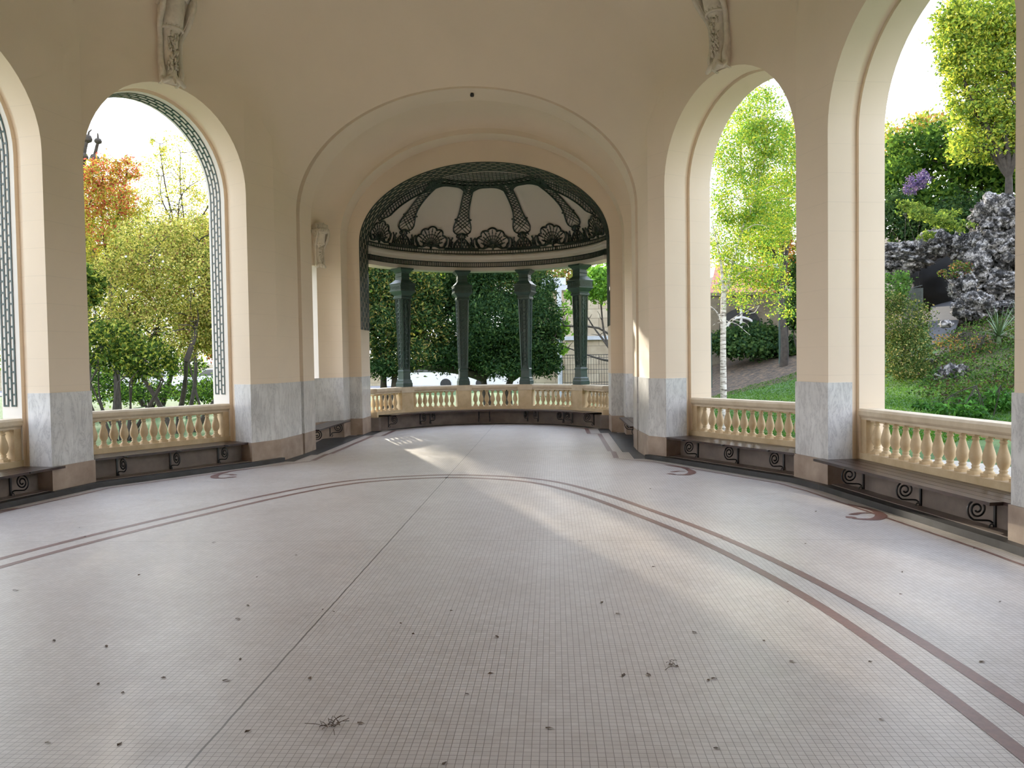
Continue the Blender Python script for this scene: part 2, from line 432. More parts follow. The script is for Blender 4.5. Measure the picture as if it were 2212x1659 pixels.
o = mb.build('ceiling', WMATS); tag(o, kind='structure'); o['label'] = 'cream plaster vault over the oval hall'
mb = MB()
yb = YC2-13
bk = [(-2.9, yb+.01, 0)] + [(x*1.03, yb+.01, z+.05) for x, y, z in sect(13, 2.81, 4.0, 6.0)] + [(2.9, yb+.01, 0)]
mb.add(bk, [tuple(range(len(bk)))], 0, False)
o = mb.build('wall_back', WMATS); tag(o, kind='structure'); o['label'] = 'plain plaster wall behind the camera'

# ------------------------------------------------------------------ passage, niches and apse arch
mb = MB()
def ol(y, w, spr, rise, z0=0, n=40):
    o_ = [(-w, y, z0), (-w, y, PINK), (-w, y, MARB), (-w, y, 3.45)]
    o_ += [(-w*math.cos(PI*i/n), y, spr+rise*math.sin(PI*i/n)) for i in range(0, n+1)]
    o_ += [(w, y, 3.45), (w, y, MARB), (w, y, PINK), (w, y, z0)]
    return o_
def mfz(rows):
    def f(i, j):
        n = len(rows[0])-1; k = min(j, n-1-j)
        return 2 if k == 0 else (1 if k == 1 else 0)
    return f
def add_ol(rows, sm=True, sk=None): mb.grid(rows, 0, sm, sk, mfz(rows))
add_ol([ol(13.0, 2.81, 4.0, 2.0), ol(13.0, 2.87, 4.0, 2.05)], False)
add_ol([ol(13.0, 2.87, 4.0, 2.05), ol(13.09, 2.87, 4.0, 2.05)])
add_ol([ol(13.09, 2.87, 4.0, 2.05), ol(13.09, 2.78, 4.0, 2.0)], False)
add_ol([ol(13.09, 2.78, 4.0, 2.0), ol(13.7, 2.78, 4.0, 2.0)])
YN0, YN1 = 13.7, 15.85
ny = [YN0 + (YN1-YN0)*(1-math.cos(PI*i/16))/2 for i in range(17)]
rows = []
for y in ny:
    q = (y-YN0)/(YN1-YN0); b = math.sqrt(max(0, 1-(2*q-1)**2))
    rows.append(ol(y, 2.80+.05*q+.58*b, 4.02, 2.03+.26*(1-q)+.10*q+.28*b))
add_ol([ol(13.7, 2.78, 4.0, 2.0), rows[0]], False); add_ol([rows[-1], ol(15.85, 2.85, 4.02, 2.03)], False)
nn = len(rows[0])-1
def skn(i, j):
    k = min(j, nn-1-j); return 4 <= i <= 11 and (k == 2)
mb.grid(rows, 0, True, skn, mfz(rows))
# lower part of the niche window openings (marble sill height .97 up to 1.22 stays closed), window reveal
for sd in (0, -1):
    for i in (4, 12):
        a = rows[i][2 if sd == 0 else -3]; b = rows[i][3 if sd == 0 else -4]; s_ = -1 if sd == 0 else 1
        mb.quad(a, (a[0]+s_*.35, a[1], a[2]), (b[0]+s_*.35, b[1], b[2]), b, 4)
    for idx in (2, 3):
        ii = idx if sd == 0 else -1-idx
        mb.grid([[rows[i][ii] for i in range(4, 13)], [(rows[i][ii][0]+(-1 if sd == 0 else 1)*.35, rows[i][ii][1], rows[i][ii][2]) for i in range(4, 13)]], 0, False)
add_ol([ol(15.85, 2.85, 4.02, 2.03), ol(16.36, 2.85, 4.02, 2.03)])
add_ol([ol(16.36, 2.85, 4.02, 2.03), ol(16.38, 2.60, 4.0, 1.62)], False)
add_ol([ol(16.38, 2.60, 4.0, 1.62), ol(17.15, 2.60, 4.0, 1.62)])
add_ol([ol(17.15, 2.60, 4.0, 1.62), ol(17.17, 3.3, 4.0, 2.6)], False)
add_ol([ol(16.36, 3.3, 4.0, 2.6), ol(17.17, 3.3, 4.0, 2.6)], False)
o = mb.build('wall_far', WMATS); tag(o, kind='structure'); o['label'] = 'plaster passage walls and arches leading to the domed alcove'

# ------------------------------------------------------------------ apse: cornice, dome, parapet
AC = (0.0, 16.4)
def arcp(r, a, z): return Vector((AC[0]+r*math.sin(a), AC[1]+r*math.cos(a), z))
AMAX = math.radians(74)
aa = [(-1+2*i/64)*math.radians(75.5) for i in range(65)]
def apath(r, z, n=64):
    am = math.acos(.79/r)
    return [Vector((-2.85, 17.19, z))] + [arcp(r, (-1+2*i/n)*am, z) for i in range(n+1)] + [Vector((2.85, 17.19, z))]
mb = MB()
prof = [(3.02, 4.6), (3.02, 3.67), (2.66, 3.67), (2.66, 3.76), (2.68, 3.765), (2.68, 3.885), (2.66, 3.89), (2.66, 3.95), (2.62, 3.99), (2.62, 4.03), (2.67, 4.07), (2.70, 4.075), (2.70, 4.18)]
for (r0, z0), (r1, z1) in zip(prof[:-1], prof[1:]):
    mb.grid([apath(r0, z0), apath(r1, z1)], 0, True)
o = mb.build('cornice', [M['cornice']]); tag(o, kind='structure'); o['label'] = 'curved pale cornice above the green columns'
RD, ZD, RZ = 2.70, 4.18, 1.50
def dome_p(a, t, off=0):
    rr = RD*math.cos(t); nx = Vector((math.cos(t)/RD, math.sin(t)/RZ)).normalized()
    return Vector((AC[0]+(rr-nx.x*off)*math.sin(a), AC[1]+(rr-nx.x*off)*math.cos(a), ZD+RZ*math.sin(t)-nx.y*off))
YCUT = 17.155
mb = MB(); rows = []
for i in range(25):
    row = []
    for a in aa:
        rm = min(RD, (YCUT-AC[1])/math.cos(a)); tm = math.acos(rm/RD); row.append(dome_p(a, tm*i/24))
    rows.append(row)
mb.grid(rows, 0)
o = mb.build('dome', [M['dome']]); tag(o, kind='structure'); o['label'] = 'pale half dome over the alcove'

# arc length table along a meridian
TT = np.linspace(0, PI/2, 400); LL = np.concatenate([[0], np.cumsum(np.hypot(np.diff(RD*np.cos(TT)), np.diff(RZ*np.sin(TT))))])
def tv(v): return float(np.interp(v, LL, TT))
def vrho(r): return float(np.interp(math.acos(min(1, r/RD)), TT, LL))
OFF = .03
def dp(a0, u, v, off=OFF):
    t = tv(v); return dome_p(a0+u/(RD*math.cos(t)), t, off)
def dtube(mb, a0, pts, r=.011, closed=False, off=OFF):
    r = r*1.3
    P3 = [dp(a0, u, v, off) for u, v in pts]
    if closed: P3.append(P3[0])
    seg = []
    for p in P3:
        if p.y > YCUT+.01: seg.append(p)
        else:
            if len(seg) > 1: mb.tube(seg, r, 4)
            seg = []
    if len(seg) > 1: mb.tube(seg, r, 4)
def arc(cx, cy, r, a0, a1, n=12, ry=None): return [(cx+r*math.cos(a0+(a1-a0)*i/n), cy+(ry or r)*math.sin(a0+(a1-a0)*i/n)) for i in range(n+1)]
def spiral(cx, cy, r0, r1, a0, a1, n=18): return [(cx+(r0+(r1-r0)*i/n)*math.cos(a0+(a1-a0)*i/n), cy+(r0+(r1-r0)*i/n)*math.sin(a0+(a1-a0)*i/n)) for i in range(n+1)]
CA = [math.radians(x) for x in (-48.9, -16.3, 16.3, 48.9)]
SA = [math.radians(x) for x in (-65.2, -32.6, 0, 32.6, 65.2)]
grille = empty('dome_grille', (AC[0], AC[1], ZD))
tag(grille, 'dark green openwork trellis of shells, straps and lattice fixed to the pale half dome', 'trellis')
# shells
for a0 in SA:
    mb = MB(); by = .06
    s_ = .92 if abs(a0) < 1.1 else .85
    def S(pts): return [(u*s_, v*s_+by*(1-s_)) for u, v in pts]
    L = [(-.30, .16, .12), (-.20, .33, .13), (0, .42, .135), (.20, .33, .13), (.30, .16, .12)]
    # scalloped rim
    rim = []
    for i, (cx, cy, r) in enumerate([(-.30, .20, .125), (-.185, .36, .12), (0, .425, .13), (.185, .36, .12), (.30, .20, .125)]):
        am = math.atan2(cy-.1, cx); rim += arc(cx, by+cy-.03, r, am+1.35, am-1.35, 10)
    dtube(mb, a0, S(rim), .016)
    dtube(mb, a0, S(spiral(-.27, by+.06, .10, .03, PI, PI*2.6)), .014); dtube(mb, a0, S(spiral(.27, by+.06, .10, .03, 0, -PI*1.6)), .014)
    for i in range(11):
        an = PI*(.06+.88*i/10); l = .30+.04*math.sin(an)
        dtube(mb, a0, S([(.04*math.cos(an), by+.05+.03*math.sin(an)), (l*math.cos(an), by+.06+l*.98*math.sin(an))]), .0075)
        p = dp(a0, l*s_*math.cos(an), by+(.06+l*.98*math.sin(an))*s_); 
        if p.y > YCUT+.02: mb.lathe([(0, -.018), (.016, -.009), (.018, 0), (.016, .009), (0, .018)], 6, p)
    dtube(mb, a0, S(arc(0, by+.06, .25, PI*.04, PI*.96, 16)), .0075)
    dtube(mb, a0, S(arc(0, by+.06, .16, PI*.04, PI*.96, 14)), .0065)
    for an in (PI*.15, PI*.32, PI*.5, PI*.68, PI*.85):
        dtube(mb, a0, S([(.33*math.cos(an), by+.06+.33*math.sin(an)), (.42*math.cos(an), by+.06+.42*math.sin(an))]), .010)
    for sg in (-1, 1):
        dtube(mb, a0, S([(0, by+.0), (sg*.12, by+.015), (sg*.24, by-.03), (sg*.36, by-.02), (sg*.43, by+.09), (sg*.44, by+.25)]), .020)
        dtube(mb, a0, S([(sg*.03, by+.02), (sg*.1, by+.06), (sg*.18, by+.05), (sg*.22, by+.1)]), .014)
    dtube(mb, a0, [(0, 0.0), (0, by+.06)], .02)
    mb.build('shell_ornament', [M['dgreen']], grille)
# straps with bulbs, pedestals
VT = vrho(1.42)
def hwid(v):
    return float(np.interp(v, [.34, .38, .44, .54, .66, .80, .95, 1.15, VT-.12, VT], [.0, .13, .20, .215, .185, .14, .115, .105, .105, .16]))
def strap(a0):
    mb = MB(); vs = np.linspace(.37, VT, 40)
    for sg in (-1, 1): dtube(mb, a0, [(sg*hwid(v), v) for v in vs], .013)
    step = .10
    for sg in (-1, 1):
        v = .30
        while v < VT:
            pts = []
            for i in range(26):
                vv = v+i*.02; x = sg*(-.24+.021*i)
                if vv > .38 and vv < VT and abs(x) <= hwid(vv): pts.append((x, vv))
            if len(pts) > 1: dtube(mb, a0, [pts[0], pts[-1]] if len(pts) < 6 else pts, .0065, off=OFF)
            v += step
    for sg in (-1, 1):
        dtube(mb, a0, [(sg*.12, .72), (sg*.15, .77), (sg*.19, .76)], .012)
        p = dp(a0, sg*.185, .765)
        if p.y > YCUT+.02: mb.lathe([(0, -.024), (.02, -.012), (.024, 0), (.02, .012), (0, .024)], 8, p)
    return mb.build('strap_ornament', [M['dgreen']], grille)
for a0 in CA + [math.radians(-80), math.radians(80)]: strap(a0)
for a0 in CA + [math.radians(-80), math.radians(80)]:
    mb = MB()
    for sg in (-1, 1):
        dtube(mb, a0, [(sg*.02, .40), (sg*.07, .33), (sg*.06, .27), (sg*.12, .22), (sg*.18, .14), (sg*.20, .02)], .014)
        dtube(mb, a0, [(sg*.26, .03), (sg*.23, .12), (sg*.25, .22), (sg*.22, .30)], .016)
        dtube(mb, a0, spiral(sg*.10, .33, .05, .015, 0, sg*PI*1.6, 10), .011)
        dtube(mb, a0, [(0, .2), (sg*.06, .16), (sg*.10, .24)], .011)
        for k in range(-3, 4):
            pts = [(k*.07+sg*.012*i, .01+.022*i) for i in range(9)]
            pts = [q for q in pts if abs(q[0]) < .19 and q[1] < .2]
            if len(pts) > 1: dtube(mb, a0, pts, .008)
    for sg in (-1, 1):
        dtube(mb, a0, [(sg*.20, .02), (sg*.34, .03), (sg*.30, .10), (sg*.22, .20)], .022)
        dtube(mb, a0, [(sg*.24, .05), (sg*.30, .13), (sg*.29, .24), (sg*.33, .30)], .013)
    dtube(mb, a0, [(-.42, .02), (.42, .02)], .022)
    dtube(mb, a0, [(0, .0), (0, .42)], .012); dtube(mb, a0, [(-.09, .37), (0, .40), (.09, .37)], .022)
    dtube(mb, a0, arc(0, .25, .035, 0, 2*PI, 10), .012)
    mb.build('pedestal_ornament', [M['dgreen']], grille)
# crown ring, links, lattice cap, spandrels
mb = MB()
def ring(rho, r):
    v = vrho(rho); dtube(mb, 0, [(RD*math.cos(tv(v))*a, v) for a in np.linspace(-1.35, 1.35, 90)], r)
ring(1.26, .014); ring(1.40, .014)
for k in range(-13, 14):
    a = k*.095; v = vrho(1.33); p = [(u, w) for u, w in arc(0, v, .045, 0, 2*PI, 8, .035)]
    dtube(mb, a, p, .007)
    dtube(mb, a+.0475, [(0, vrho(1.26)), (0, vrho(1.4))], .013)
mb.build('crown_ring', [M['dgreen']], grille)
mb = MB()
def dxy(x, y, off=OFF):
    r = math.hypot(x, y-AC[1]); a = math.atan2(x, y-AC[1]); return dome_p(a, math.acos(min(1, r/RD)), off)
g = -1.3
while g < 1.31:
    ym = AC[1]+math.sqrt(max(0, 1.26**2-g*g))
    if ym > YCUT+.05: mb.tube([dxy(g, YCUT+.02+(ym-YCUT-.02)*i/8) for i in range(9)], .010, 4)
    g += .085
y = YCUT+.05
while y < AC[1]+1.24:
    xm = math.sqrt(max(0, 1.26**2-(y-AC[1])**2)); mb.tube([dxy(-xm+2*xm*i/16, y) for i in range(17)], .009, 4); y += .075
mb.build('lattice_cap', [M['dgreen']], grille)
mb = MB()
edges = [math.radians(x) for x in (-81.5, -48.9, -16.3, 16.3, 48.9, 81.5)]
for a0, a1 in zip(edges[:-1], edges[1:]):
    h = (a1-a0)/2; am = (a0+a1)/2
    def rr_(q): return 1.48+.36*abs(q)**3.4
    pts = []
    qs = np.linspace(-.93, .93, 26)
    for q in qs: pts.append((am+q*h, vrho(rr_(q))))
    P3 = [dome_p(a, tv(v), OFF) for a, v in pts]
    P3 = [p for p in P3 if p.y > YCUT+.01]
    mb.tube(P3, .013, 4)
    for i in range(len(qs)-1):
        for (qa, qb) in ((qs[i], qs[min(i+1, 25)]), (qs[i+1], qs[i])):
            A_ = dome_p(am+qa*h, tv(vrho(rr_(qa))), OFF); B_ = dome_p(am+qb*h, tv(vrho(1.4)), OFF)
            if A_.y > YCUT+.01 and B_.y > YCUT+.01 and abs(qa) > .0: mb.tube([A_, B_], .009, 4)
mb.build('lattice_spandrel', [M['dgreen']], grille)
# side lattice along the edge of the arch
mb = MB()
for sg in (-1, 1):
    mb = MB(); prev = None
    for x in np.linspace(.1, 2.5, 46):
        inner = []
        ymax = YCUT+.02+.36*min(1, max(.0, (x-.75)/.6))*(1 if x < 2.2 else max(.3, (2.55-x)/.35))
        if x > .9 and math.hypot(x, ymax-AC[1]) < 2.6:
            mb.tube([dxy(sg*x, YCUT+.02), dxy(sg*x, ymax)], .013, 4)
            p = dxy(sg*x, ymax); q = dxy(sg*x, YCUT+.12)
            q2 = dxy(sg*x, YCUT+.22) if ymax > YCUT+.22 else None
            if prev:
                mb.tube([prev[0], p], .02, 4); mb.tube([prev[1], q], .013, 4)
                if q2 and prev[2]: mb.tube([prev[2], q2], .008, 4)
            prev = (p, q, q2)
    mb.build('edge_lattice', [M['dgreen']], grille)
# comb bands on the cornice
for z0, z1, r, nb, w in ((3.77, 3.88, 2.665, 150, .018), (4.085, 4.165, 2.685, 110, .012)):
    mb = MB()
    for z in (z0, z1): 
        mb.grid([apath(r, z-.014), apath(r, z+.014)], 0, False)
    for i in range(nb):
        a = (-1+2*i/(nb-1))*math.radians(75); c = arcp(r, a, (z0+z1)/2)
        mb.box(c, (w, .012, z1-z0), (Vector((math.cos(a), -math.sin(a), 0)), Vector((math.sin(a), math.cos(a), 0)), Vector((0, 0, 1))))
    o = mb.build('comb_frieze', [M['dgreen']], grille)

# ------------------------------------------------------------------ trellis bands on arch soffits
def path_outline(w, z0, spr, rise, n=120):
    pts = outline(w, z0, spr, rise, 60); P_ = [Vector((a, 0, b)) for a, b in pts]
    L_ = [0]
    for a, b in zip(P_[:-1], P_[1:]): L_.append(L_[-1]+(b-a).length)
    def f(l):
        l = min(max(l, 0), L_[-1]-1e-6)
        k = int(np.searchsorted(L_, l, side='right')-1); k = min(k, len(P_)-2)
        q = (l-L_[k])/max(1e-9, L_[k+1]-L_[k]); p = P_[k].lerp(P_[k+1], q); d = (P_[k+1]-P_[k]).normalized()
        return p, Vector((d.z, 0, -d.x))          # inward normal
    return f, L_[-1]
def trellis(name, to3, w, z0, spr, rise, ts, bw, step, rh, mats, label, tag_group=None, off=.02):
    f, L_ = path_outline(w, z0, spr, rise)
    mb = MB(); n = 90
    cut = [i*L_/n for i in range(n+1)]
    for t in ts:
        rows = []
        for l in cut:
            p, nn_ = f(l); q = p+nn_*off
            rows.append([to3(q.x, t-bw/2, q.z), to3(q.x, t+bw/2, q.z), to3((p+nn_*.004).x, t+bw/2, (p+nn_*.004).z), to3((p+nn_*.004).x, t-bw/2, (p+nn_*.004).z)])
        mb.grid(rows, 0, False, closed=True)
    e = empty(name, to3(w, ts[0], z0)); tag(e, label, 'trellis', tag_group)
    mb.build('trellis_bar', mats, e)
    mb = MB()
    for j, (ta, tb) in enumerate(zip(ts[:-1], ts[1:])):
        l = step*(.5 if j % 2 else 0)+.01
        while l < L_:
            r_ = []
            for dl in (-rh/2, rh/2):
                p, nn_ = f(l+dl); q = p+nn_*off*.8
                r_.append([to3(q.x, ta, q.z), to3(q.x, tb, q.z)])
            mb.grid(r_, 0, False); l += step
    tag(mb.build('trellis_rungs', mats, e), kind='stuff')
    return e
trellis('alcove_trellis', lambda s, t, z: Vector((s-2.6, 16.38+t, z)), 2.6, 2.21, 4.0, 1.62, [.03, .17, .31, .46, .60, .74], .078, .21, .085, [M['dgreen']],
        'dark green trellis lining the soffit of the alcove arch', off=.010)
for k, B in enumerate(LB[:3]):
    t1, t2, t3 = B.t; c = (t2+t3)/2+.02; h = .125 if k == 0 else .085
    lab = ['slim green trellis strip lining the arch over the garden view behind the left balustrade',
           'slim green trellis strip lining the arch cut off by the left picture edge',
           'slim green trellis strip in the arch beside the camera'][k]
    trellis('arch_trellis', (lambda B: lambda s, t, z: B.p(s, t, z))(B), B.w/2, 1.06, SPR, RISES[k], [c-h, c-h/3, c+h/3, c+h], .019, .135, .022, [M['teal']], lab, 'green trellis strips of the arches', off=.010)

# ------------------------------------------------------------------ floor
mb = MB()
def fw(y):
    if y < 12.12 and y > YC2-12.12: return hw_(y)+.16
    if y <= 13.0: return 2.84
    if y < YN0: return 2.85
    if y < YN1: return 3.42
    if y < 17.15: return 2.85
    return math.sqrt(max(.01, 2.62**2-(y-AC[1])**2))
ys = [YC2-13.0, YC2-12.2, YC2-12.1, YC2-11.84] + list(np.linspace(-8, 11.8, 40)) + [11.84, 12.1, 12.14, 13.0, 13.69, 13.71, 15.84, 15.86, 17.1, 17.14, 17.16] + list(AC[1]+2.62*np.sin(np.linspace(.3, PI/2, 18)))
ys = sorted(ys)
mb.grid([[(-fw(y)-.02, y, 0), (0, y, 0), (fw(y), y, 0)] for y in ys], 0, False)
def ribbon(pts, w, mi, z=.0015):
    pts = [Vector(p) for p in pts]
    ws = w if isinstance(w, (list, tuple)) else [w]*len(pts)
    row = [[], []]
    for i, p in enumerate(pts):
        d = pts[min(i+1, len(pts)-1)]-pts[max(i-1, 0)]; d.normalize(); n_ = Vector((-d.y, d.x))
        row[0].append((p.x+n_.x*ws[i]/2, p.y+n_.y*ws[i]/2, z)); row[1].append((p.x-n_.x*ws[i]/2, p.y-n_.y*ws[i]/2, z))
    mb.grid(row, mi, False)
def smooth(pts, n=8):
    pts = [Vector(p) for p in pts]; out = []
    for i in range(len(pts)-1):
        p0, p1, p2, p3 = pts[max(i-1, 0)], pts[i], pts[i+1], pts[min(i+2, len(pts)-1)]
        for k in range(n):
            t = k/n; out.append(.5*((2*p1)+(-p0+p2)*t+(2*p0-5*p1+4*p2-p3)*t*t+(-p0+3*p1-3*p2+p3)*t**3))
    out.append(pts[-1]); return out
# double red oval
right = [(0, 10.53), (.82, 10.33), (1.42, 9.88), (1.95, 9.0), (2.38, 8.0), (2.78, 6.95), (3.08, 5.9), (3.30, 4.76), (3.42, 3.4), (3.46, 1.825)]
half = smooth([(-1.42, 9.88), (-.82, 10.33)]+right, 8)[16:]
def inward(pts, o):
    out = []
    for i, p in enumerate(pts):
        d = (pts[min(i+1, len(pts)-1)]-pts[max(i-1, 0)]).normalized(); out.append(p+Vector((d.y, -d.x))*o)
    return out
for off_ in (0, .245):
    h_ = inward(half, off_) if off_ else half
    full = [Vector((p.x, p.y)) for p in h_] + [Vector((p.x, YC2-p.y)) for p in h_[::-1]]
    full = [p for p in full]
    for sx in (1, -1): ribbon([(p.x*sx, p.y) for p in full], .075, 1)
# slate border and thin red line along the arcade
def border(sx, mi, y_flip=False):
    pass
bl = [(2.45, 11.93)] + [(B_[0]-.0, B_[1]) for B_ in ()]
plan = [Vector((2.87, 12.12)), Vector((3.08, 11.84))]
for b in BAYS: plan += [Vector(b[0]), Vector(b[1])]
plan = [plan[0]] + plan[2:]
plan[-1] = Vector((5.13, YC2/2))
def inset(o): 
    q = offset_poly(plan, -o); return [Vector((p.x, p.y)) for p in q]
for sx in (1, -1):
    plan = [Vector((2.87, 12.12))]
    for b in (BAYS if sx > 0 else LBAYS): plan += [Vector(b[0]), Vector(b[1])]
    plan = [plan[0]] + plan[1:]
    plan[-1] = Vector((5.13, YC2/2))
    for fy in (0, 1):
        g = (lambda p: Vector((p.x*sx, (YC2-p.y) if fy else p.y)))
        o1 = [g(p) for p in inset(.11)]; o0 = [g(p) for p in [Vector((p.x, p.y))+Vector((.12, .05)) for p in plan]]
        mb.grid([[(p.x, p.y, .064) for p in o1], [(p.x, p.y, .064) for p in o0]], 2, False)
        mb.grid([[(p.x, p.y, .0) for p in o1], [(p.x, p.y, .064) for p in o1]], 2, False)
        mb.quad(*[(p.x, p.y, z) for p, z in ((o1[0], 0), (o0[0], 0), (o0[0], .064), (o1[0], .064))], 2)
        rl = [g(p) for p in inset(.27)]
        rl = rl[1:]
        ribbon([g(Vector((2.36, 12.1)))]+rl, .035, 1, .002)
        # stepped bands through the passage
        for (x0, y0, x1, y1) in ((2.36, 12.16, 2.38, 13.0), (2.33, 13.05, 2.33, 16.05), (2.12, 16.15, 2.12, 17.4)):
            ribbon([g(Vector((x0, y0))), g(Vector((x1, y1)))], .085, 1, .002)
        for (x0, x1, y_) in ((2.33, 2.40, 13.02), (2.08, 2.38, 16.1)):
            ribbon([g(Vector((x0, y_))), g(Vector((x1, y_)))], .05, 1, .0022)
        sl = [(2.62, 12.05), (2.62, 12.9), (2.52, 12.92), (2.52, 16.2), (2.36, 16.22), (2.36, 17.2)]
        so = [(2.9, 12.05), (2.9, 12.9), (2.9, 12.92), (3.3, 16.2), (2.7, 16.22), (2.7, 17.2)]
        if not fy: mb.grid([[(x*sx, y_, .0035) for x, y_ in sl], [(x*sx, y_, .0035) for x, y_ in so]], 2, False)
ar = [(-1+2*i/40)*math.radians(66) for i in range(41)]
mb.grid([[arcp(2.40, a, .004) for a in ar], [arcp(2.60, a, .004) for a in ar]], 2, False)
ribbon([arcp(2.31, a, 0).xy for a in ar], .03, 1, .002)
# scroll hooks of the border (traced on the floor beside the right arcade, mirrored to the left)
def hook(px_pts, comma1, comma2, sxs=(1, -1)):
    for pts, w in ((px_pts, None), (comma1, None), (comma2, None)):
        fp = [Vector(fl(x, y)) for x, y, _ in pts]; ww = [q[2] for q in pts]
        fp2 = smooth(fp, 6); w2 = list(np.interp(np.arange(len(fp2))/6, np.arange(len(ww)), ww))
        for sx in sxs: ribbon([(p.x*sx, p.y) for p in fp2], w2, 1, .0025)
z2 = lambda u, v, w: (1400+u/2.676, 600+v/2.676, w)
hook([z2(1150, 1308, .04), z2(1270, 1335, .06), z2(1330, 1358, .09), z2(1346, 1380, .11), z2(1310, 1396, .10), z2(1230, 1396, .06), z2(1180, 1392, .03)],
     [z2(1142, 1384, .07), z2(1175, 1386, .10), z2(1205, 1391, .02)], [z2(1165, 1366, .05), z2(1190, 1368, .08), z2(1230, 1360, .05), z2(1290, 1362, .015)])
z1 = lambda u, v, w: (1400+u/2.676, 600+v/2.676, w)
hook([z1(100, 1084, .03), z1(200, 1098, .06), z1(245, 1115, .09), z1(254, 1126, .11), z1(230, 1138, .10), z1(180, 1140, .06), z1(140, 1137, .03)],
     [z1(112, 1133, .07), z1(135, 1135, .10), z1(160, 1138, .02)], [z1(128, 1122, .05), z1(150, 1122, .08), z1(180, 1118, .05), z1(215, 1120, .015)])
o = mb.build('floor', [M['mosaic'], M['redline'], M['slate']]); tag(o, kind='structure'); o['label'] = 'cream mosaic floor with dark red border lines'

# parapet panel under the alcove bench
mb = MB(); ab = [(-1+2*i/48)*math.radians(73.5) for i in range(49)]
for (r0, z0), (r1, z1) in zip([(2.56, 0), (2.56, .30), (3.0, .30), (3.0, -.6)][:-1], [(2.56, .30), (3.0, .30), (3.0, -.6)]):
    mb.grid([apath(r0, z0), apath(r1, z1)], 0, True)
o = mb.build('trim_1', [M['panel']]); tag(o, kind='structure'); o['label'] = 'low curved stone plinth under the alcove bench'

# ------------------------------------------------------------------ balustrades
bal = MB()
bal.prism([(.050, 0), (.050, .028)], 0)
bal.lathe([(.046, .028), (.047, .040), (.034, .050), (.030, .062), (.038, .072), (.030, .082), (.030, .088), (.046, .115), (.056, .150), (.057, .175), (.050, .215), (.036, .262), (.027, .300), (.026, .315), (.034, .320), (.034, .328), (.027, .333), (.028, .345), (.040, .352)], 14)
bal.prism([(.047, .352), (.047, .38)], 0)
BALM = mesh_only(bal, 'baluster', [M['rail']])
def railprofile(t0, t1): return [(t0+.02, .795), (t0+.02, .82), (t0, .835), (t0-.012, .85), (t0-.012, .895), (t0+.01, .92), (t1-.01, .92), (t1+.012, .895), (t1+.012, .85), (t1-.02, .82), (t1-.02, .795), (t0+.02, .795)]
def balustrade(B, label, n=14):
    t0, t1 = (B.t[1]+.0, B.t[1]+.21)
    e = empty('balustrade', B.p(B.w/2, (t0+t1)/2, .3)); tag(e, label, 'balustrade', 'stone balustrades of the arcade')
    mb = MB(); pr = railprofile(t0, t1)
    N_ = 16; rows = []
    for i in range(N_+1): rows.append([B.p(B.w*i/N_, t+.0, z) for t, z in pr])
    for i in range(len(pr)-1): mb.grid([[r[i] for r in rows], [r[i+1] for r in rows]], 0, False)
    mb.build('coping', [M['railtop']], e)
    mb = MB(); mb.box(B.p(B.w/2, (t0+t1)/2, .36), (B.w, t1-t0, .12), B.ax()); mb.build('base_course', [M['rail']], e)
    for s in (.05, B.w-.05):
        mb = MB(); mb.box(B.p(s, (t0+t1)/2, .608), (.1, t1-t0-.05, .375), B.ax()); mb.build('end_post', [M['rail']], e)
    rz = math.atan2(B.d.y, B.d.x)
    for i in range(n):
        s = .18+(B.w-.36)*i/(n-1); p = B.p(s, (t0+t1)/2, .42)
        objm('baluster', BALM, e, p-e.location, rz)
    return e
balustrade(RB[0], 'sandstone balustrade in front of the white birch trunk, on the right')
balustrade(RB[1], 'sandstone balustrade in front of the rock grotto, at the right edge', 15)
balustrade(LB[0], 'sandstone balustrade in front of the yellow-green shrubs on the left', 15)
balustrade(LB[1], 'sandstone balustrade cut off by the left picture edge', 15)
e = empty('curved_balustrade', arcp(2.7, 0, .3)); tag(e, 'curved sandstone balustrade carrying the green columns of the domed alcove', 'balustrade')
mb = MB(); pr = [(r, z+.015) for r, z in railprofile(2.60, 2.83)]
ab = [(-1+2*i/60)*math.radians(73.5) for i in range(61)]
for i in range(len(pr)-1): mb.grid([apath(*pr[i]), apath(*pr[i+1])], 0, False)
mb.build('coping', [M['railtop']], e)
mb = MB()
for (r0, z0), (r1, z1) in zip([(2.60, .30), (2.60, .42), (2.83, .42), (2.83, .3)][:-1], [(2.60, .42), (2.83, .42), (2.83, .3)]):
    mb.grid([apath(r0, z0), apath(r1, z1)], 0, False)
mb.build('base_course', [M['rail']], e)
def rax(a): return (Vector((math.cos(a), -math.sin(a), 0)), Vector((math.sin(a), math.cos(a), 0)), Vector((0, 0, 1)))
for a in CA:
    mb = MB(); mb.box(arcp(2.715, a, .612), (.34, .25, .385), rax(a)); mb.build('pedestal', [M['rail']], e)
    mb = MB(); mb.box(arcp(2.715, a, .872), (.37, .27, .13), rax(a)); mb.build('pedestal_cap', [M['railtop']], e)
hwa = math.radians(4.6)
panels = [(-math.radians(73), CA[0]-hwa, 6)] + [(CA[i]+hwa, CA[i+1]-hwa, 8) for i in range(3)] + [(CA[3]+hwa, math.radians(73), 6)]
for a0, a1, n in panels:
    for i in range(n):
        a = a0+(a1-a0)*(i+.5)/n; objm('baluster', BALM, e, arcp(2.715, a, .42)-e.location, -a)

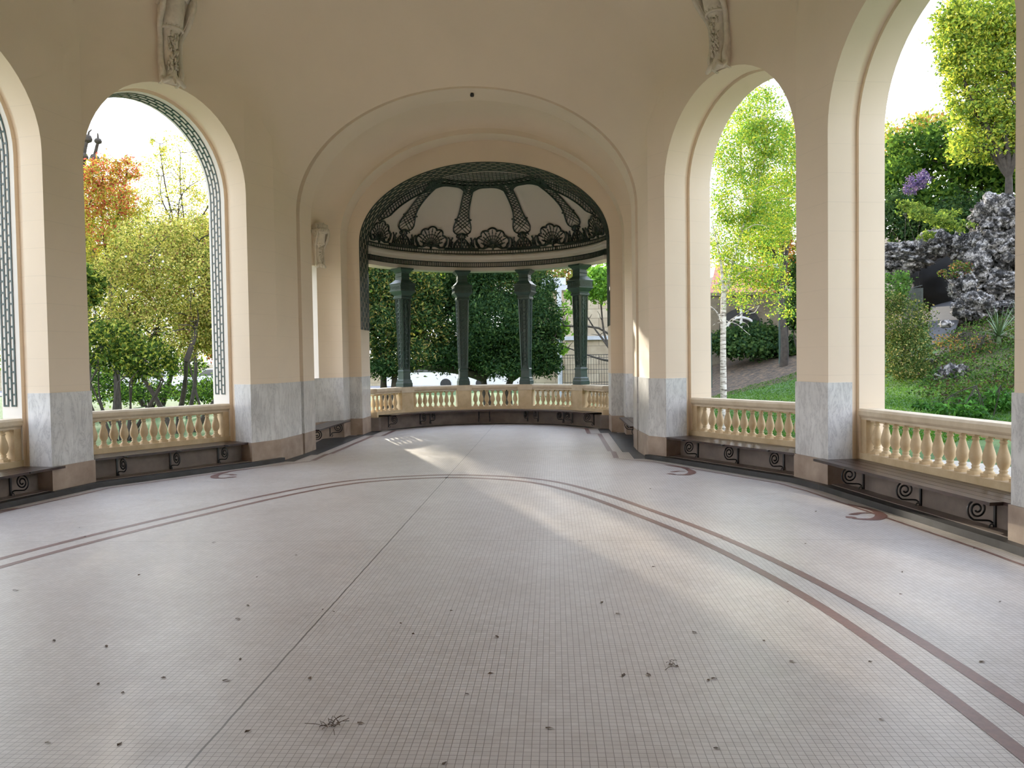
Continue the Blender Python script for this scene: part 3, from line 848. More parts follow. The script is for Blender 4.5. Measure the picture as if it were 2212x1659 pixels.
# ------------------------------------------------------------------ green columns
def col_meshes():
    out = {}
    mb = MB(); mb.prism([(.137, 0), (.137, .09), (.128, .10), (.122, .15), (.104, .175), (.098, .33), (.108, .34), (.108, .37), (.096, .39), (.094, .40)], 0); out['column_base'] = mb
    mb = MB(); mb.prism([(.082, .40), (.118, 2.03)], 0)
    for q in range(4):
        R_ = Matrix.Rotation(q*PI/2, 3, 'Z')
        def T(x, z):
            w = .094+(.132-.094)*(z-.4)/1.63; return R_ @ Vector((x*w, -w+.004, z))
        for sx in (-1, 1):   # corner strips
            mb.tube([T(sx*.86, .40+.163*i) for i in range(11)], .017, 4)
    out['shaft'] = mb
    mb = MB()
    for q in range(4):
        R_ = Matrix.Rotation(q*PI/2, 3, 'Z')
        def T(x, z):
            w = .094+(.132-.094)*(z-.4)/1.63; return R_ @ Vector((x*w, -w+.002, z))
        z = .45; 
        while z < 1.95:
            for cx in (-.0,):
                mb.tube([T(cx+.36*math.cos(a), z+.052+.058*math.sin(a)) for a in np.linspace(0, 2*PI, 11)], .0085, 4)
            mb.tube([T(-.66, z+.0), T(-.34, z+.05), T(-.66, z+.1)], .007, 4); mb.tube([T(.66, z+.0), T(.34, z+.05), T(.66, z+.1)], .007, 4)
            z += .098
    out['lattice_ornament'] = mb
    mb = MB(); mb.prism([(.135, 2.03), (.155, 2.04), (.155, 2.075), (.14, 2.09), (.145, 2.12), (.19, 2.17), (.218, 2.20), (.218, 2.215), (.205, 2.22), (.205, 2.355), (.218, 2.36), (.218, 2.38), (.185, 2.40), (.125, 2.47)], 0)
    for q in range(4):
        R_ = Matrix.Rotation(q*PI/2, 3, 'Z')
        for i in range(5):
            x = -.12+.06*i; mb.tube([R_ @ Vector((x+.02*math.cos(a), -.207, 2.287+.04*math.sin(a))) for a in np.linspace(0, 2*PI, 9)], .006, 4)
        mb.tube([R_ @ Vector((x, -.208, z)) for x, z in ((-.19, 2.235), (.19, 2.235), (.19, 2.34), (-.19, 2.34), (-.19, 2.235))], .007, 4)
    out['collar_block'] = mb
    mb = MB(); mb.prism([(.118, 2.47), (.115, 2.53), (.125, 2.54), (.115, 2.55), (.112, 2.62), (.130, 2.63), (.135, 2.65), (.175, 2.69), (.188, 2.70), (.188, 2.74)], 0); out['capital'] = mb
    return {k: mesh_only(v, k, [M['green']]) for k, v in out.items()}
CM = col_meshes()
for k, a in enumerate(CA):
    e = empty('iron_column', arcp(2.715, a, .937), -a)
    tag(e, ['dark green cast-iron column standing leftmost on the alcove balustrade', 'dark green cast-iron column second from the left in the alcove',
            'dark green cast-iron column third from the left in the alcove', 'dark green cast-iron column standing rightmost on the alcove balustrade, before the stone building'][k], 'column', 'green columns of the alcove')
    for nme, me in CM.items(): objm(nme, me, e)

# ------------------------------------------------------------------ benches
def bracket_mesh():
    """local: x = forward from the wall, z up; foot on the wall at x=0"""
    mb = MB()
    mb.box((.008, 0, .165), (.016, .022, .29))
    mb.box((.15, 0, .305), (.30, .022, .014))
    pts = [(.015, .02), (.035, .035), (.04, .06), (.02, .065), (.015, .045)]
    mb.tube([(x, 0, z) for x, z in spiral(.035, .045, .03, .01, -PI/2, PI*1.3, 12)], .006, 5, up=(0, 1, 0))
    c = (.17, .195)
    sp = [(.03, .075), (.06, .095), (.12, .10), (.19, .105)]
    sp += [(c[0]+(.092-.075*i/30)*math.cos(-PI/2+.45+i*2*PI*2.1/30), c[1]+(.092-.075*i/30)*math.sin(-PI/2+.45+i*2*PI*2.1/30)) for i in range(31)]
    sm_ = smooth([Vector((a, b)) for a, b in sp], 3)
    mb.tube([(p.x, 0, p.y) for p in sm_], [.009]*len(sm_), 5, up=(0, 1, 0))
    return mesh_only(mb, 'bracket', [M['iron']])
BRM = bracket_mesh()
def bench(B, label, zs=.35):
    pt = .24 if B.t[0] > .3 else .18
    e = empty('bench', B.p(B.w/2, 0, .03)); tag(e, label, 'bench', 'dark benches along the arcade')
    tb = B.t[1]-.005; t0 = tb-.50; sw = .50/4
    for i in range(4):
        a = t0+i*sw; b = a+sw-.008; mb = MB(); front = b < .02
        if front: s0, s1 = -.09+.02*i, B.w-.09+.04*i
        elif a < 0: s0, s1 = .0, B.w
        else: s0, s1 = .02, B.w-.02
        mb.box(B.p((s0+s1)/2, (a+b)/2, zs-.014), (s1-s0, b-a, .028), B.ax()); mb.build('slat', [M['wood']], e)
    rz = math.atan2(-B.n.y, -B.n.x)
    for s in (.42, B.w/2, B.w-.42):
        objm('bracket', BRM, e, B.p(s, pt, .045-.01)-e.location, rz)
    return e
bench(RB[0], 'dark slatted bench on scrolled brackets below the balustrade facing the birch tree')
bench(RB[1], 'dark slatted bench on scrolled brackets below the balustrade facing the rock grotto')
bench(LB[0], 'dark slatted bench on scrolled brackets below the balustrade facing the shrubs, with striped sunlight')
bench(LB[1], 'dark slatted bench end cut off by the left picture edge')
e = empty('curved_bench', arcp(2.4, 0, .03)); tag(e, 'long curved dark bench following the wall of the domed alcove', 'bench')
def bpath(r, z):
    am = math.acos(.86/r); y = arcp(r, am, z).y
    return [Vector((-2.585, y, z))] + [arcp(r, (-1+2*i/60)*am, z) for i in range(61)] + [Vector((2.585, y, z))]
for i in range(3):
    r0 = 2.23+i*.125; r1 = r0+.117; mb = MB()
    q = [(r0, .322), (r0, .35), (r1, .35), (r1, .322), (r0, .322)]
    for (ra, za), (rb, zb) in zip(q[:-1], q[1:]): mb.grid([bpath(ra, za), bpath(rb, zb)], 0, False)
    mb.build('slat', [M['wood']], e)
for a in [math.radians(x) for x in (-64, -42, -36, -9, -3, 18, 24, 40, 46, 64)]:
    p = arcp(2.56, a, .035); d = Vector((-math.sin(a), -math.cos(a))); objm('bracket', BRM, e, p-e.location, math.atan2(d.y, d.x))
for sx in (-1, 1):
    e = empty('niche_bench', (sx*3.1, 14.78, .03)); tag(e, 'small dark bench in the %s niche before the alcove' % ('left' if sx < 0 else 'right'), 'bench', 'benches in the niches')
    mb = MB()
    for i in range(3):
        xo = 2.72+i*.12
        mb.box((sx*(xo+.056), 14.80, .336), (.112, 2.16-.12*i, .028))
    for i in range(3): pass
    mb.build('seat', [M['wood']], e)
    for y in (14.1, 15.5): objm('bracket', BRM, e, Vector((sx*3.05, y, .035))-e.location, PI if sx > 0 else 0)

# ------------------------------------------------------------------ stucco consoles on the keystones
def console(p, d, label, k=1.0, h=1.25):
    """p: bottom point on the wall, d: direction out of the wall"""
    d = Vector((d[0], d[1], 0)).normalized(); s = Vector((-d.y, d.x, 0)); u = Vector((0, 0, 1)); P_ = Vector(p)
    kz = k*.82; T = lambda x, y, z: P_ + s*x*k*.95 + d*y*k*.92 + u*z*kz
    e = empty('wall_console', P_); tag(e, label, 'ornament', 'stucco consoles above the arches')
    # tapering body: rows of half-round sections
    mb = MB(); rows = []
    prof = [(0, .10, .07), (.05, .125, .12), (.10, .10, .13), (.16, .085, .12), (.35, .09, .12), (.55, .10, .14), (.70, .105, .16), (.74, .14, .20), (.78, .145, .24), (.95, .15, .28), (1.10, .165, .30), (1.16, .19, .32), (1.22, .15, .30), (1.45, .12, .28)]
    for z, hw, dep in prof:
        rows.append([T(-hw*math.cos(PI*i/14), dep*math.sin(PI*i/14)**.8, z) for i in range(15)])
    mb.grid(rows, 0, True); mb.build('body', [M['stucco']], e)
    # side scrolls
    for sg in (-1, 1):
        mb = MB(); path = [(.10, .02), (.07, .08), (.09, .16), (.06, .30), (.06, .50), (.09, .68), (.16, .80), (.24, .92), (.29, 1.05), (.27, 1.17), (.20, 1.22), (.12, 1.18), (.10, 1.08), (.15, 1.02), (.20, 1.06), (.18, 1.11)]
        pts = smooth([Vector(q) for q in path], 4)
        x0 = lambda z: float(np.interp(z, [0, .1, .6, .8, 1.2], [.12, .12, .125, .175, .20]))
        mb.tube([T(sg*x0(q.y), q.x, q.y) for q in pts], .027*k, 10, up=(s.x, s.y, 0))
        sh = [Vector(q) for q in [(-.02, .0), (.10, .04), (.09, .16), (.06, .30), (.06, .50), (.09, .68), (.16, .80), (.24, .92), (.29, 1.05), (.27, 1.17), (.22, 1.40), (-.02, 1.40)]]
        mb.poly_extrude([T(sg*x0(q.y), q.x, q.y) for q in sh], s*(-sg*.035*k)); mb.build('side_scroll', [M['stucco']], e)
    # carved drops
    mb = MB(); r_ = random.Random(3)
    for i in range(60):
        x = r_.uniform(-.06, .06); z = r_.uniform(.14, .66); l = r_.uniform(.03, .09); y = .125+.03*(z/.7)-abs(x)*.5
        mb.tube([T(x, y-.006, z), T(x, y+.012, z+l*.2), T(x*1.02, y+.020, z+l*.5), T(x*1.03, y+.012, z+l*.8), T(x*1.03, y-.004, z+l)], [.004, .012, .014, .011, .004], 8)
    mb.build('carved_drops', [M['stucco']], e)
    # leaves on top
    mb = MB()
    for i in range(11):
        an = PI*(.05+.9*i/10); x = -.17*math.cos(an); y = .30*math.sin(an)
        mb.tube([T(x, y, 1.12), T(x*1.15, y*1.15+.02, 1.20), T(x*1.3, y*1.2+.05, 1.19), T(x*1.35, y*1.25+.05, 1.13)], [.04, .045, .035, .008], 10)
        mb.tube([T(x*.8, y*.8, 1.22), T(x*.9, y*.95, 1.32), T(x*1.1, y*1.1+.02, 1.38)], [.045, .04, .01], 10)
    mb.tube([T(-.145*math.cos(PI*i/14), .205*math.sin(PI*i/14)**.8+.004, .735) for i in range(15)], .016*k, 8)
    for i in range(9):
        an = PI*(.08+.84*i/8); x = -.14*math.cos(an); y = .20*math.sin(an)
        mb.tube([T(x, y, .74), T(x*1.04, y*1.04+.012, .77), T(x*1.02, y*1.05, .82), T(x, y, .86)], [.016, .022, .015, .003], 8)
    mb.build('acanthus_leaves', [M['stucco']], e)
    # foot
    mb = MB()
    for sg in (-1, 1): mb.tube([T(sg*.02, .10, .12), T(sg*.08, .13, .04), T(sg*.13, .12, .0), T(sg*.14, .08, .05)], [.02, .035, .03, .01], 10)
    mb.tube([T(0, .12, .08), T(0, .16, -.02)], [.03, .015], 10)
    mb.build('foot', [M['stucco']], e)
for B, lb in ((LB[0], 'tall carved stucco console above the arch framing the shrubs, at the upper left'), (RB[0], 'tall carved stucco console above the arch framing the birch, at the upper right'),
              (LB[1], 'carved stucco console on the arch cut by the left edge'), (RB[1], 'carved stucco console above the grotto arch')):
    console(B.p(B.w/2, 0, SPR+(RISE if B.w < 2.6 else 1.22)-.02), (-B.n.x, -B.n.y), lb, 1.2)
console((-3.2, 15.52, 3.42), (.72, -.69, 0), 'small carved stucco console above the window of the left niche', .72)
mb = MB(); mb.lathe([(0, -.03), (.028, -.025), (.035, 0), (.028, .03), (0, .03)], 12, (.12, 13.32, 5.96))
o = mb.build('ceiling_spotlight', [M['iron']], origin=Vector((.12, 13.32, 5.96))); tag(o, 'tiny black spotlight at the top of the passage arch', 'light fitting')

# ================================================================== the garden outside
def sstep(x, a, b):
    t = min(1, max(0, (x-a)/(b-a))); return t*t*(3-2*t)
def gz(x, y):
    if x > 3.0:
        s = max(0, x-3.5)*sstep(x, 3.2, 5.5)+.35*max(0, y-11.5)*sstep(x, 4, 7)
        return -.20+.11*s+.14*max(0, s-7)+.05*math.sin(x*1.1+y*.7)*sstep(x, 6, 9)
    return -.20
mb = MB(); xs = np.concatenate([np.linspace(-90, -20, 12), np.linspace(-18, 3, 14), np.linspace(3.2, 30, 70), np.linspace(31, 70, 20)]); ys_ = np.concatenate([np.linspace(-40, 5, 16), np.linspace(6, 40, 80), np.linspace(41, 110, 20)])
mb.grid([[(x, y, gz(x, y)-(.0 if x > -100 else 0)) for x in xs] for y in ys_], 0, True)
o = mb.build('ground', [M['ground']]); tag(o, kind='structure'); o['label'] = 'lawn and leaf litter of the garden around the pavilion'
a_ = o.data.attributes.new('soil', 'FLOAT', 'POINT')
vals = []
for v in o.data.vertices:
    x, y = v.co.x, v.co.y; s = 0.0
    if x > 3:
        q = max(0, x-3.5)+.35*max(0, y-11.5); d = y
        r = (x-1.42)/max(1, y)         # bearing of the slope beds
        if r < .36: s = sstep(d, 21.5, 23.0)
        elif r > .47: s = .75*sstep(d, 13.0, 15.0)
        else: s = sstep(d, 24, 26)*.8
    elif y > 22: s = .3
    vals.append(s)
a_.data.foreach_set('value', vals)

# ---- leaves
M['gravel'] = simple('gravel', (.30, .27, .22), (.42, .38, .32), 9, .95, .4, .01)
def leaf_arrays(pos, size, up=.3, aspect=.55, rr=rng):
    n = len(pos); d = rr.normal(size=(n, 3)); d /= np.linalg.norm(d, axis=1)[:, None]
    e = rr.normal(size=(n, 3)); e[:, 2] += 0; e -= (e*d).sum(1)[:, None]*d; e /= np.linalg.norm(e, axis=1)[:, None]
    s = size*rr.uniform(.6, 1.3, n)[:, None]
    a = pos-d*s*.5; b = pos+e*s*aspect*.5+0*d; c = pos+d*s*.5; f = pos-e*s*aspect*.5
    nn_ = np.cross(d, e)*s*.12
    return np.stack([a, b+nn_, c, f+nn_], 1).reshape(-1, 3)
def foliage(name, pos, size, cols, parent, m='leaf', aspect=.55, light=None, wts=None):
    pos = np.asarray(pos, float); n = len(pos)
    v = leaf_arrays(pos, size, aspect=aspect)
    if parent is not None: v = v-np.array(parent.location)
    me = bpy.data.meshes.new(name); me.vertices.add(4*n); me.vertices.foreach_set('co', v.ravel())
    me.loops.add(4*n); me.loops.foreach_set('vertex_index', np.arange(4*n, dtype=np.int32))
    me.polygons.add(n); me.polygons.foreach_set('loop_start', np.arange(0, 4*n, 4, dtype=np.int32)); me.polygons.foreach_set('loop_total', np.full(n, 4, dtype=np.int32))
    me.update(calc_edges=True)
    cols = np.array(cols, float); k = rng.choice(len(cols), n, p=wts)
    c = cols[k]*rng.uniform(.65, 1.3, (n, 1)); c = np.clip(c, 0, 1)
    at_ = me.attributes.new('tint', 'FLOAT_COLOR', 'POINT'); at_.data.foreach_set('color', np.repeat(np.concatenate([c, np.ones((n, 1))], 1), 4, axis=0).ravel())
    me.materials.append(M[m]); o = bpy.data.objects.new(name, me); COL.objects.link(o)
    if parent is not None: o.parent = parent
    return o
def blob(c, r, n, clump=22, tight=.16, shell=.5):
    c = np.array(c, float); r = np.array(r, float)
    m = max(1, n//clump); d = rng.normal(size=(m, 3)); d /= np.linalg.norm(d, axis=1)[:, None]
    q = rng.uniform(0, 1, (m, 1))**(1/3*(1-shell)+.02); cc = c+d*q*r
    idx = rng.integers(0, m, n); return cc[idx]+rng.normal(size=(n, 3))*tight*r.mean()
def limb(mb, a, b, r0, r1, wig=.12, n=8, seg=6):
    a, b = Vector(a), Vector(b); L_ = (b-a).length; pts = []
    o1 = Vector(rng.normal(size=3))*wig*L_; o2 = Vector(rng.normal(size=3))*wig*L_
    for i in range(n+1):
        t = i/n; pts.append(a.lerp(b, t)+o1*math.sin(PI*t)*.6+o2*math.sin(2*PI*t)*.3)
    mb.tube(pts, [r0+(r1-r0)*i/n for i in range(n+1)], seg); return pts
def tree(name, base, label, cat, blobs, size, cols, trunk_r=.12, stems=1, bark='bark', group=None, m='leaf', wts=None, twigs=8, aspect=.55, split=None, fan=.5, tight=.16, twr=.012):
    """blobs: (centre, radii, leaf count)"""
    base = Vector(base); e = empty(name, base); tag(e, label, cat, group)
    pts = np.concatenate([blob(c, r, n, tight=tight) for c, r, n in blobs])
    foliage('foliage', pts, size, cols, e, m, aspect, wts=wts)
    mb = MB(); crotch = []
    zc = min(c[2]-r[2]*.4 for c, r, n in blobs); hz = max(.5, (zc-base.z)*.8)
    for k in range(stems):
        an = 2*PI*k/stems+rng.uniform(0, 1); sp = fan*hz if stems > 1 else .05
        top = base+Vector((math.cos(an)*sp, math.sin(an)*sp*.6, hz)); p = limb(mb, base-Vector((0, 0, .3))+Vector((math.cos(an), math.sin(an), 0))*trunk_r*(1.0 if stems > 1 else 0), top, trunk_r*(1 if stems == 1 else .6), trunk_r*(.55 if stems == 1 else .33), .06); crotch.append(p[-1])
    for q in (crotch if stems > 1 else []):
        c = min(blobs, key=lambda b: (q-Vector(b[0])).length)[0]; limb(mb, q, c, trunk_r*.33, trunk_r*.1, .08)
    for c, r, n in blobs:
        s = crotch[int(rng.integers(0, len(crotch)))]; s = min(crotch, key=lambda q: (q-Vector(c)).length)
        p = limb(mb, s, c, trunk_r*.5, trunk_r*.16, .1)
        for i in range(twigs):
            q = p[int(rng.integers(3, len(p)))]; d = Vector(rng.normal(size=3)); d.z = abs(d.z)*.7; d.normalize()
            limb(mb, q, q+Vector((d.x*r[0], d.y*r[1], d.z*r[2]))*rng.uniform(.5, 1.0), trunk_r*.15, twr*.5, .12, 6, 4)
    mb.build('trunk', [M[bark]], e)
    return e
def A_(px, py, d): return tuple(at(px, py, d))
def gp(px, d):
    """ground point below a bearing"""
    p = at(px, 770, d); return (p.x, p.y, gz(p.x, p.y))
def pr(px, d): return px*d/F      # metres for a picture length at distance d

YG = [(.40, .42, .06), (.52, .48, .09), (.18, .26, .04), (.58, .50, .16)]
OL = [(.50, .49, .12), (.30, .34, .07), (.10, .15, .03), (.64, .58, .18), (.18, .09, .05)]
GR = [(.10, .22, .03), (.16, .32, .04), (.06, .14, .02)]
DK = [(.014, .033, .014), (.026, .058, .018), (.05, .092, .026)]
RED = [(.38, .05, .05), (.50, .12, .08), (.55, .22, .06)]
# --- left garden
B_ = lambda px, py, d, rx, rz, n, ry=None: (A_(px, py, d), (pr(rx, d), pr(ry or rx, d), pr(rz, d)), n)
tree('magnolia_shrub', gp(385, 20), 'spreading olive and yellow-green magnolia shrub with crooked low limbs, behind the left balustrade', 'shrub',
     [B_(330, 560, 20, 90, 90, 11212), B_(420, 620, 20, 90, 90, 12074), B_(260, 640, 20, 80, 90, 9487), B_(430, 520, 20.5, 70, 60, 6554), B_(340, 720, 20, 130, 60, 11212), B_(450, 700, 20, 50, 60, 7762), B_(468, 610, 20.5, 38, 60, 7244)], .064,
     OL, .14, 3, 'bark', wts=[.24, .24, .26, .16, .10], fan=.9, tight=.10, twigs=14, twr=.02)
tree('multi_stemmed_shrub', gp(255, 18), 'dark green multi-stemmed shrub with a fan of dark stems, in front of the left lawn', 'shrub',
     [B_(190, 620, 18, 30, 45, 1800), B_(225, 745, 18, 75, 50, 3000), B_(310, 775, 18, 60, 40, 2400)], .10, [(.05, .10, .02), (.10, .17, .03), (.02, .04, .012), (.34, .38, .06)], .05, 14, 'bark', fan=.75)
tree('japanese_maple', gp(190, 27), 'red and orange leaved maple rising at the left of the shrubs', 'tree',
     [B_(225, 375, 23.5, 40, 32, 3040), B_(198, 430, 23.5, 35, 45, 2600), B_(262, 425, 23.5, 34, 35, 1900), B_(275, 365, 23.5, 28, 25, 1100), B_(215, 500, 23.5, 40, 40, 1000)], .075,
     RED+YG, .12, 1, 'bark', wts=[.17, .18, .16, .18, .15, .10, .06])
tree('golden_tree', gp(240, 24), 'bright golden green tree in front of the red maple', 'tree',
     [B_(225, 450, 24.5, 50, 45, 5040), B_(300, 510, 24.5, 70, 50, 8400), B_(400, 520, 24.5, 70, 38, 7056), B_(200, 540, 24.5, 55, 60, 6720), B_(290, 440, 24.5, 35, 35, 2182), B_(445, 500, 24.5, 30, 25, 1512)], .068, YG, .12, 1, 'bark')
tree('young_poplar', gp(395, 25), 'thin open tree with sparse young leaves against the white sky', 'tree',
     [B_(390, 330, 25, 45, 45, 750), B_(350, 380, 25, 45, 50, 1050), B_(430, 390, 25, 35, 60, 1050), B_(395, 440, 25, 60, 40, 1350), B_(345, 310, 25, 20, 20, 225), B_(440, 320, 25, 20, 30, 300)], .075, YG, .07, 1, 'bark', twigs=16, twr=.016)
tree('copper_shrub', gp(455, 27), 'low copper-leaved shrub beyond the crooked limbs', 'shrub',
     [B_(440, 690, 27, 45, 40, 2500), B_(470, 740, 27, 30, 40, 1500)], .1, [(.30, .06, .03), (.42, .12, .05), (.12, .16, .03)], .08, 2, 'bark')
e = empty('pollarded_tree', gp(160, 26)); tag(e, 'dark pollarded tree with knobbly bare limbs against the sky, top left of the shrubs', 'tree')
mb = MB(); b0 = Vector(e.location); k0 = Vector(A_(172, 420, 26))
limb(mb, b0, k0, .28, .2, .02)
for (x, y, r) in ((188, 300, .10), (212, 305, .07), (165, 330, .12), (205, 345, .10)):
    p = limb(mb, k0, A_(x, y, 26), r*1.2, r*.7, .08)
    for i in range(3):
        q = p[-1-i*2]; mb.lathe([(0, -r*1.6), (r*1.5, -r*.8), (r*1.8, 0), (r*1.4, r), (0, r*1.5)], 7, q)
mb.tube([A_(190, 300, 26), A_(192, 285, 26), A_(198, 280, 26)], [.05, .03, .02], 5); mb.tube([A_(212, 305, 26), A_(211, 288, 26)], [.05, .02], 5)
mb.build('trunk', [M['bark']], e)
tree('background_hedge', gp(330, 33), 'tall green trees closing the view behind the left shrubs', 'tree',
     [B_(200, 640, 33, 90, 120, 6000), B_(330, 660, 33, 90, 100, 6000), B_(450, 640, 33, 80, 130, 6000), B_(250, 560, 33, 80, 60, 3500), B_(420, 560, 33, 70, 60, 3500)], .13, GR+YG[:2], .2, 2, 'bark')
mb = MB()
e = empty('magnolia_blossoms', A_(330, 600, 19)); tag(e, 'scattered white blossoms on the magnolia shrub', 'blossom', kind='stuff')
for x, y in ((345, 552), (272, 630), (360, 689), (205, 674), (184, 669), (272, 555), (236, 795), (218, 806), (244, 797), (352, 566), (395, 640), (220, 226+300), (430, 600)):
    mb.lathe([(0, -.02), (.018, -.015), (.03, .01), (.022, .03), (0, .02)], 6, A_(x, y, 18.6))
mb.build('petals', [M['paintwhite']], e)
tree('clipped_hedge', gp(320, 31), 'low dark hedge closing the lawn behind the left shrubs', 'hedge',
     [B_(215, 835, 31, 55, 32, 2600), B_(320, 850, 31, 60, 18, 2200), B_(320, 795, 32, 60, 20, 1600), B_(430, 845, 31, 55, 22, 2400), B_(400, 790, 33, 40, 25, 1400), B_(230, 780, 32, 60, 30, 2200)], .12, GR+DK, .08, 4, 'bark')
# --- behind the alcove
tree('yew_tree', gp(850, 27), 'dark spreading yew with yellowish tips behind the leftmost alcove column', 'tree',
     [B_(835, 620, 27, 60, 60, 7000), B_(900, 640, 27.5, 55, 60, 6000), B_(820, 710, 26.5, 50, 50, 5000), B_(870, 770, 27, 70, 30, 4500), B_(925, 720, 28, 50, 50, 5500), B_(880, 690, 27.5, 50, 50, 4500), B_(800, 640, 27, 40, 70, 4500)], .13,
     DK+[(.16, .18, .04), (.22, .18, .05)], .30, 3, 'bark', m='darkleaf', wts=[.3, .25, .2, .15, .1], aspect=.4, fan=.3)
tree('cedar_tree', gp(1075, 29), 'broad dark evergreen filling the middle of the alcove view', 'tree',
     [B_(1000, 620, 29, 60, 50, 6500), B_(1080, 620, 29, 70, 55, 8000), B_(1060, 700, 28, 80, 55, 8000), B_(1150, 690, 28.5, 60, 60, 6500), B_(985, 710, 29.5, 50, 60, 4500), B_(1150, 770, 28, 50, 35, 3000), B_(1080, 780, 28.5, 70, 25, 2200), B_(1165, 620, 30, 35, 45, 2800), B_(1000, 765, 28.5, 60, 30, 4000), B_(940, 640, 29, 50, 60, 5000), B_(1190, 740, 28, 25, 40, 1500), B_(1040, 570, 29, 90, 30, 5000), B_(1120, 740, 28, 60, 45, 4500), B_(1050, 740, 28, 60, 45, 4500), B_(960, 775, 28, 45, 26, 2400), B_(1100, 795, 28, 70, 14, 1800), B_(1180, 790, 28, 35, 22, 1200), B_(830, 790, 26.5, 45, 22, 1800)], .13,
     DK, .34, 2, 'bark', m='darkleaf', wts=[.45, .35, .2], aspect=.4, twigs=14, twr=.02)
tree('maple_tree', gp(1330, 26), 'fresh green leafy boughs beside the rightmost alcove column', 'tree',
     [B_(1290, 610, 26, 35, 38, 1900), B_(1345, 600, 27, 40, 60, 3500), B_(1215, 690, 29, 22, 35, 500), B_(1210, 745, 29, 18, 20, 250), B_(1245, 640, 27, 22, 18, 400)], .15,
     [(.12, .30, .04), (.20, .42, .05), (.07, .18, .03)], .1, 1, 'bark', twigs=7)
tree('copper_beech', gp(1200, 44), 'russet tinted treetop above the flat roof of the stone building', 'tree',
     [B_(1215, 590, 44, 60, 35, 3000), B_(1130, 590, 46, 50, 30, 2500), B_(860, 600, 46, 90, 60, 5000), B_(1000, 600, 48, 90, 60, 5000)], .2, [(.25, .12, .05), (.20, .24, .05), (.12, .18, .04)], .3, 1, 'bark')
e = empty('stone_building', gp(1270, 36)); tag(e, 'beige ashlar building with a moulded ledge seen behind the right alcove columns', 'building')
def wallbox(px0, px1, y0, y1, d, th=3.0, mm='ashlar', nme='wall'):
    a = Vector(A_(px0, y1, d)); b = Vector(A_(px1, y0, d)); mb = MB()
    mb.box(((a.x+b.x)/2, a.y+th/2, (a.z+b.z)/2), (abs(b.x-a.x), th, abs(b.z-a.z))); return mb.build(nme, [M[mm]], e)
wallbox(1222, 1400, 640, 860, 36)
wallbox(1218, 1402, 724, 735, 35.8, .5, 'zinc', 'ledge')
wallbox(1150, 1226, 628, 860, 37, 3)
wallbox(1140, 1232, 616, 628, 36.6, 3.4, 'zinc', 'roof_edge')
wallbox(1170, 1222, 600, 616, 37.5, 2, 'zinc', 'roof_box')
mb = MB(); p = Vector(A_(1209, 720, 35)); mb.tube([(p.x, p.y, -.2), (p.x, p.y, 4.6)], .11, 8); mb.build('downpipe', [M['zinc']], e)
e = empty('mesh_fence', gp(1285, 31)); tag(e, 'grey wire mesh fence in front of the stone building', 'fence')
a = at(1215, 800, 31); b = at(1400, 800, 31); mb = MB(); z0, z1 = -.2, float(at(1280, 766, 31).z)
for i in range(34): x = a.x+(b.x-a.x)*i/33; mb.tube([(x, a.y, z0), (x, a.y, z1)], .008, 4)
for z in (0.1, .5, .6, 1.1, z1-.12, z1): mb.tube([(a.x, a.y, z), (b.x, a.y, z)], .012, 4)
mb.build('wires', [M['iron']], e)
# --- road, low wall and parked cars far behind
mb = MB(); mb.box((-8, 49, -.17), (90, 9, .06)); o = mb.build('road', [M['asphalt']]); tag(o, kind='structure')
def car(p, rz, label):
    e = empty('parked_car', p, rz); tag(e, label, 'car', 'white cars parked beyond the garden')
    pf = [(-2.1, .25), (-2.15, .7), (-1.9, .9), (-1.3, 1.0), (-.7, 1.42), (.8, 1.45), (1.5, 1.0), (2.05, .85), (2.15, .5), (2.1, .25)]
    mb = MB(); mb.poly_extrude([(x, -.85, z) for x, z in pf], (0, 1.7, 0)); mb.build('body', [M['carpaint']], None).parent = e
    mb = MB(); wf = [(-1.15, 1.02), (-.65, 1.36), (.75, 1.38), (1.3, 1.02)]; mb.poly_extrude([(x, -.87, z) for x, z in wf], (0, 1.74, 0)); mb.build('windows', [M['glass']], None).parent = e
    for x in (-1.35, 1.35):
        for y in (-.8, .8):
            mb = MB(); mb.tube([(x, y-.12, .32), (x, y+.12, .32)], .32, 16); mb.build('wheel', [M['rubber']], None).parent = e
for (px, d, lb) in ((325, 44, 'white car glimpsed under the magnolia shrub, on the left'), (480, 45, 'white car glimpsed beside the green trellis strip'),
                    (915, 46, 'white car glimpsed under the yew between the first two columns'), (1090, 46, 'white car glimpsed between the second and third columns')):
    p = at(px, 780, d); car((p.x, p.y, -.14), .05, lb)
e = empty('pale_wall', gp(1000, 56)); tag(e, 'long pale rendered wall across the road, glimpsed below the dark trees', 'wall')
mb = MB(); p = gp(900, 56); mb.box((p[0]-2, p[1], .6), (60, .3, 1.8)); mb.build('render_face', [M['ashlar']], e)
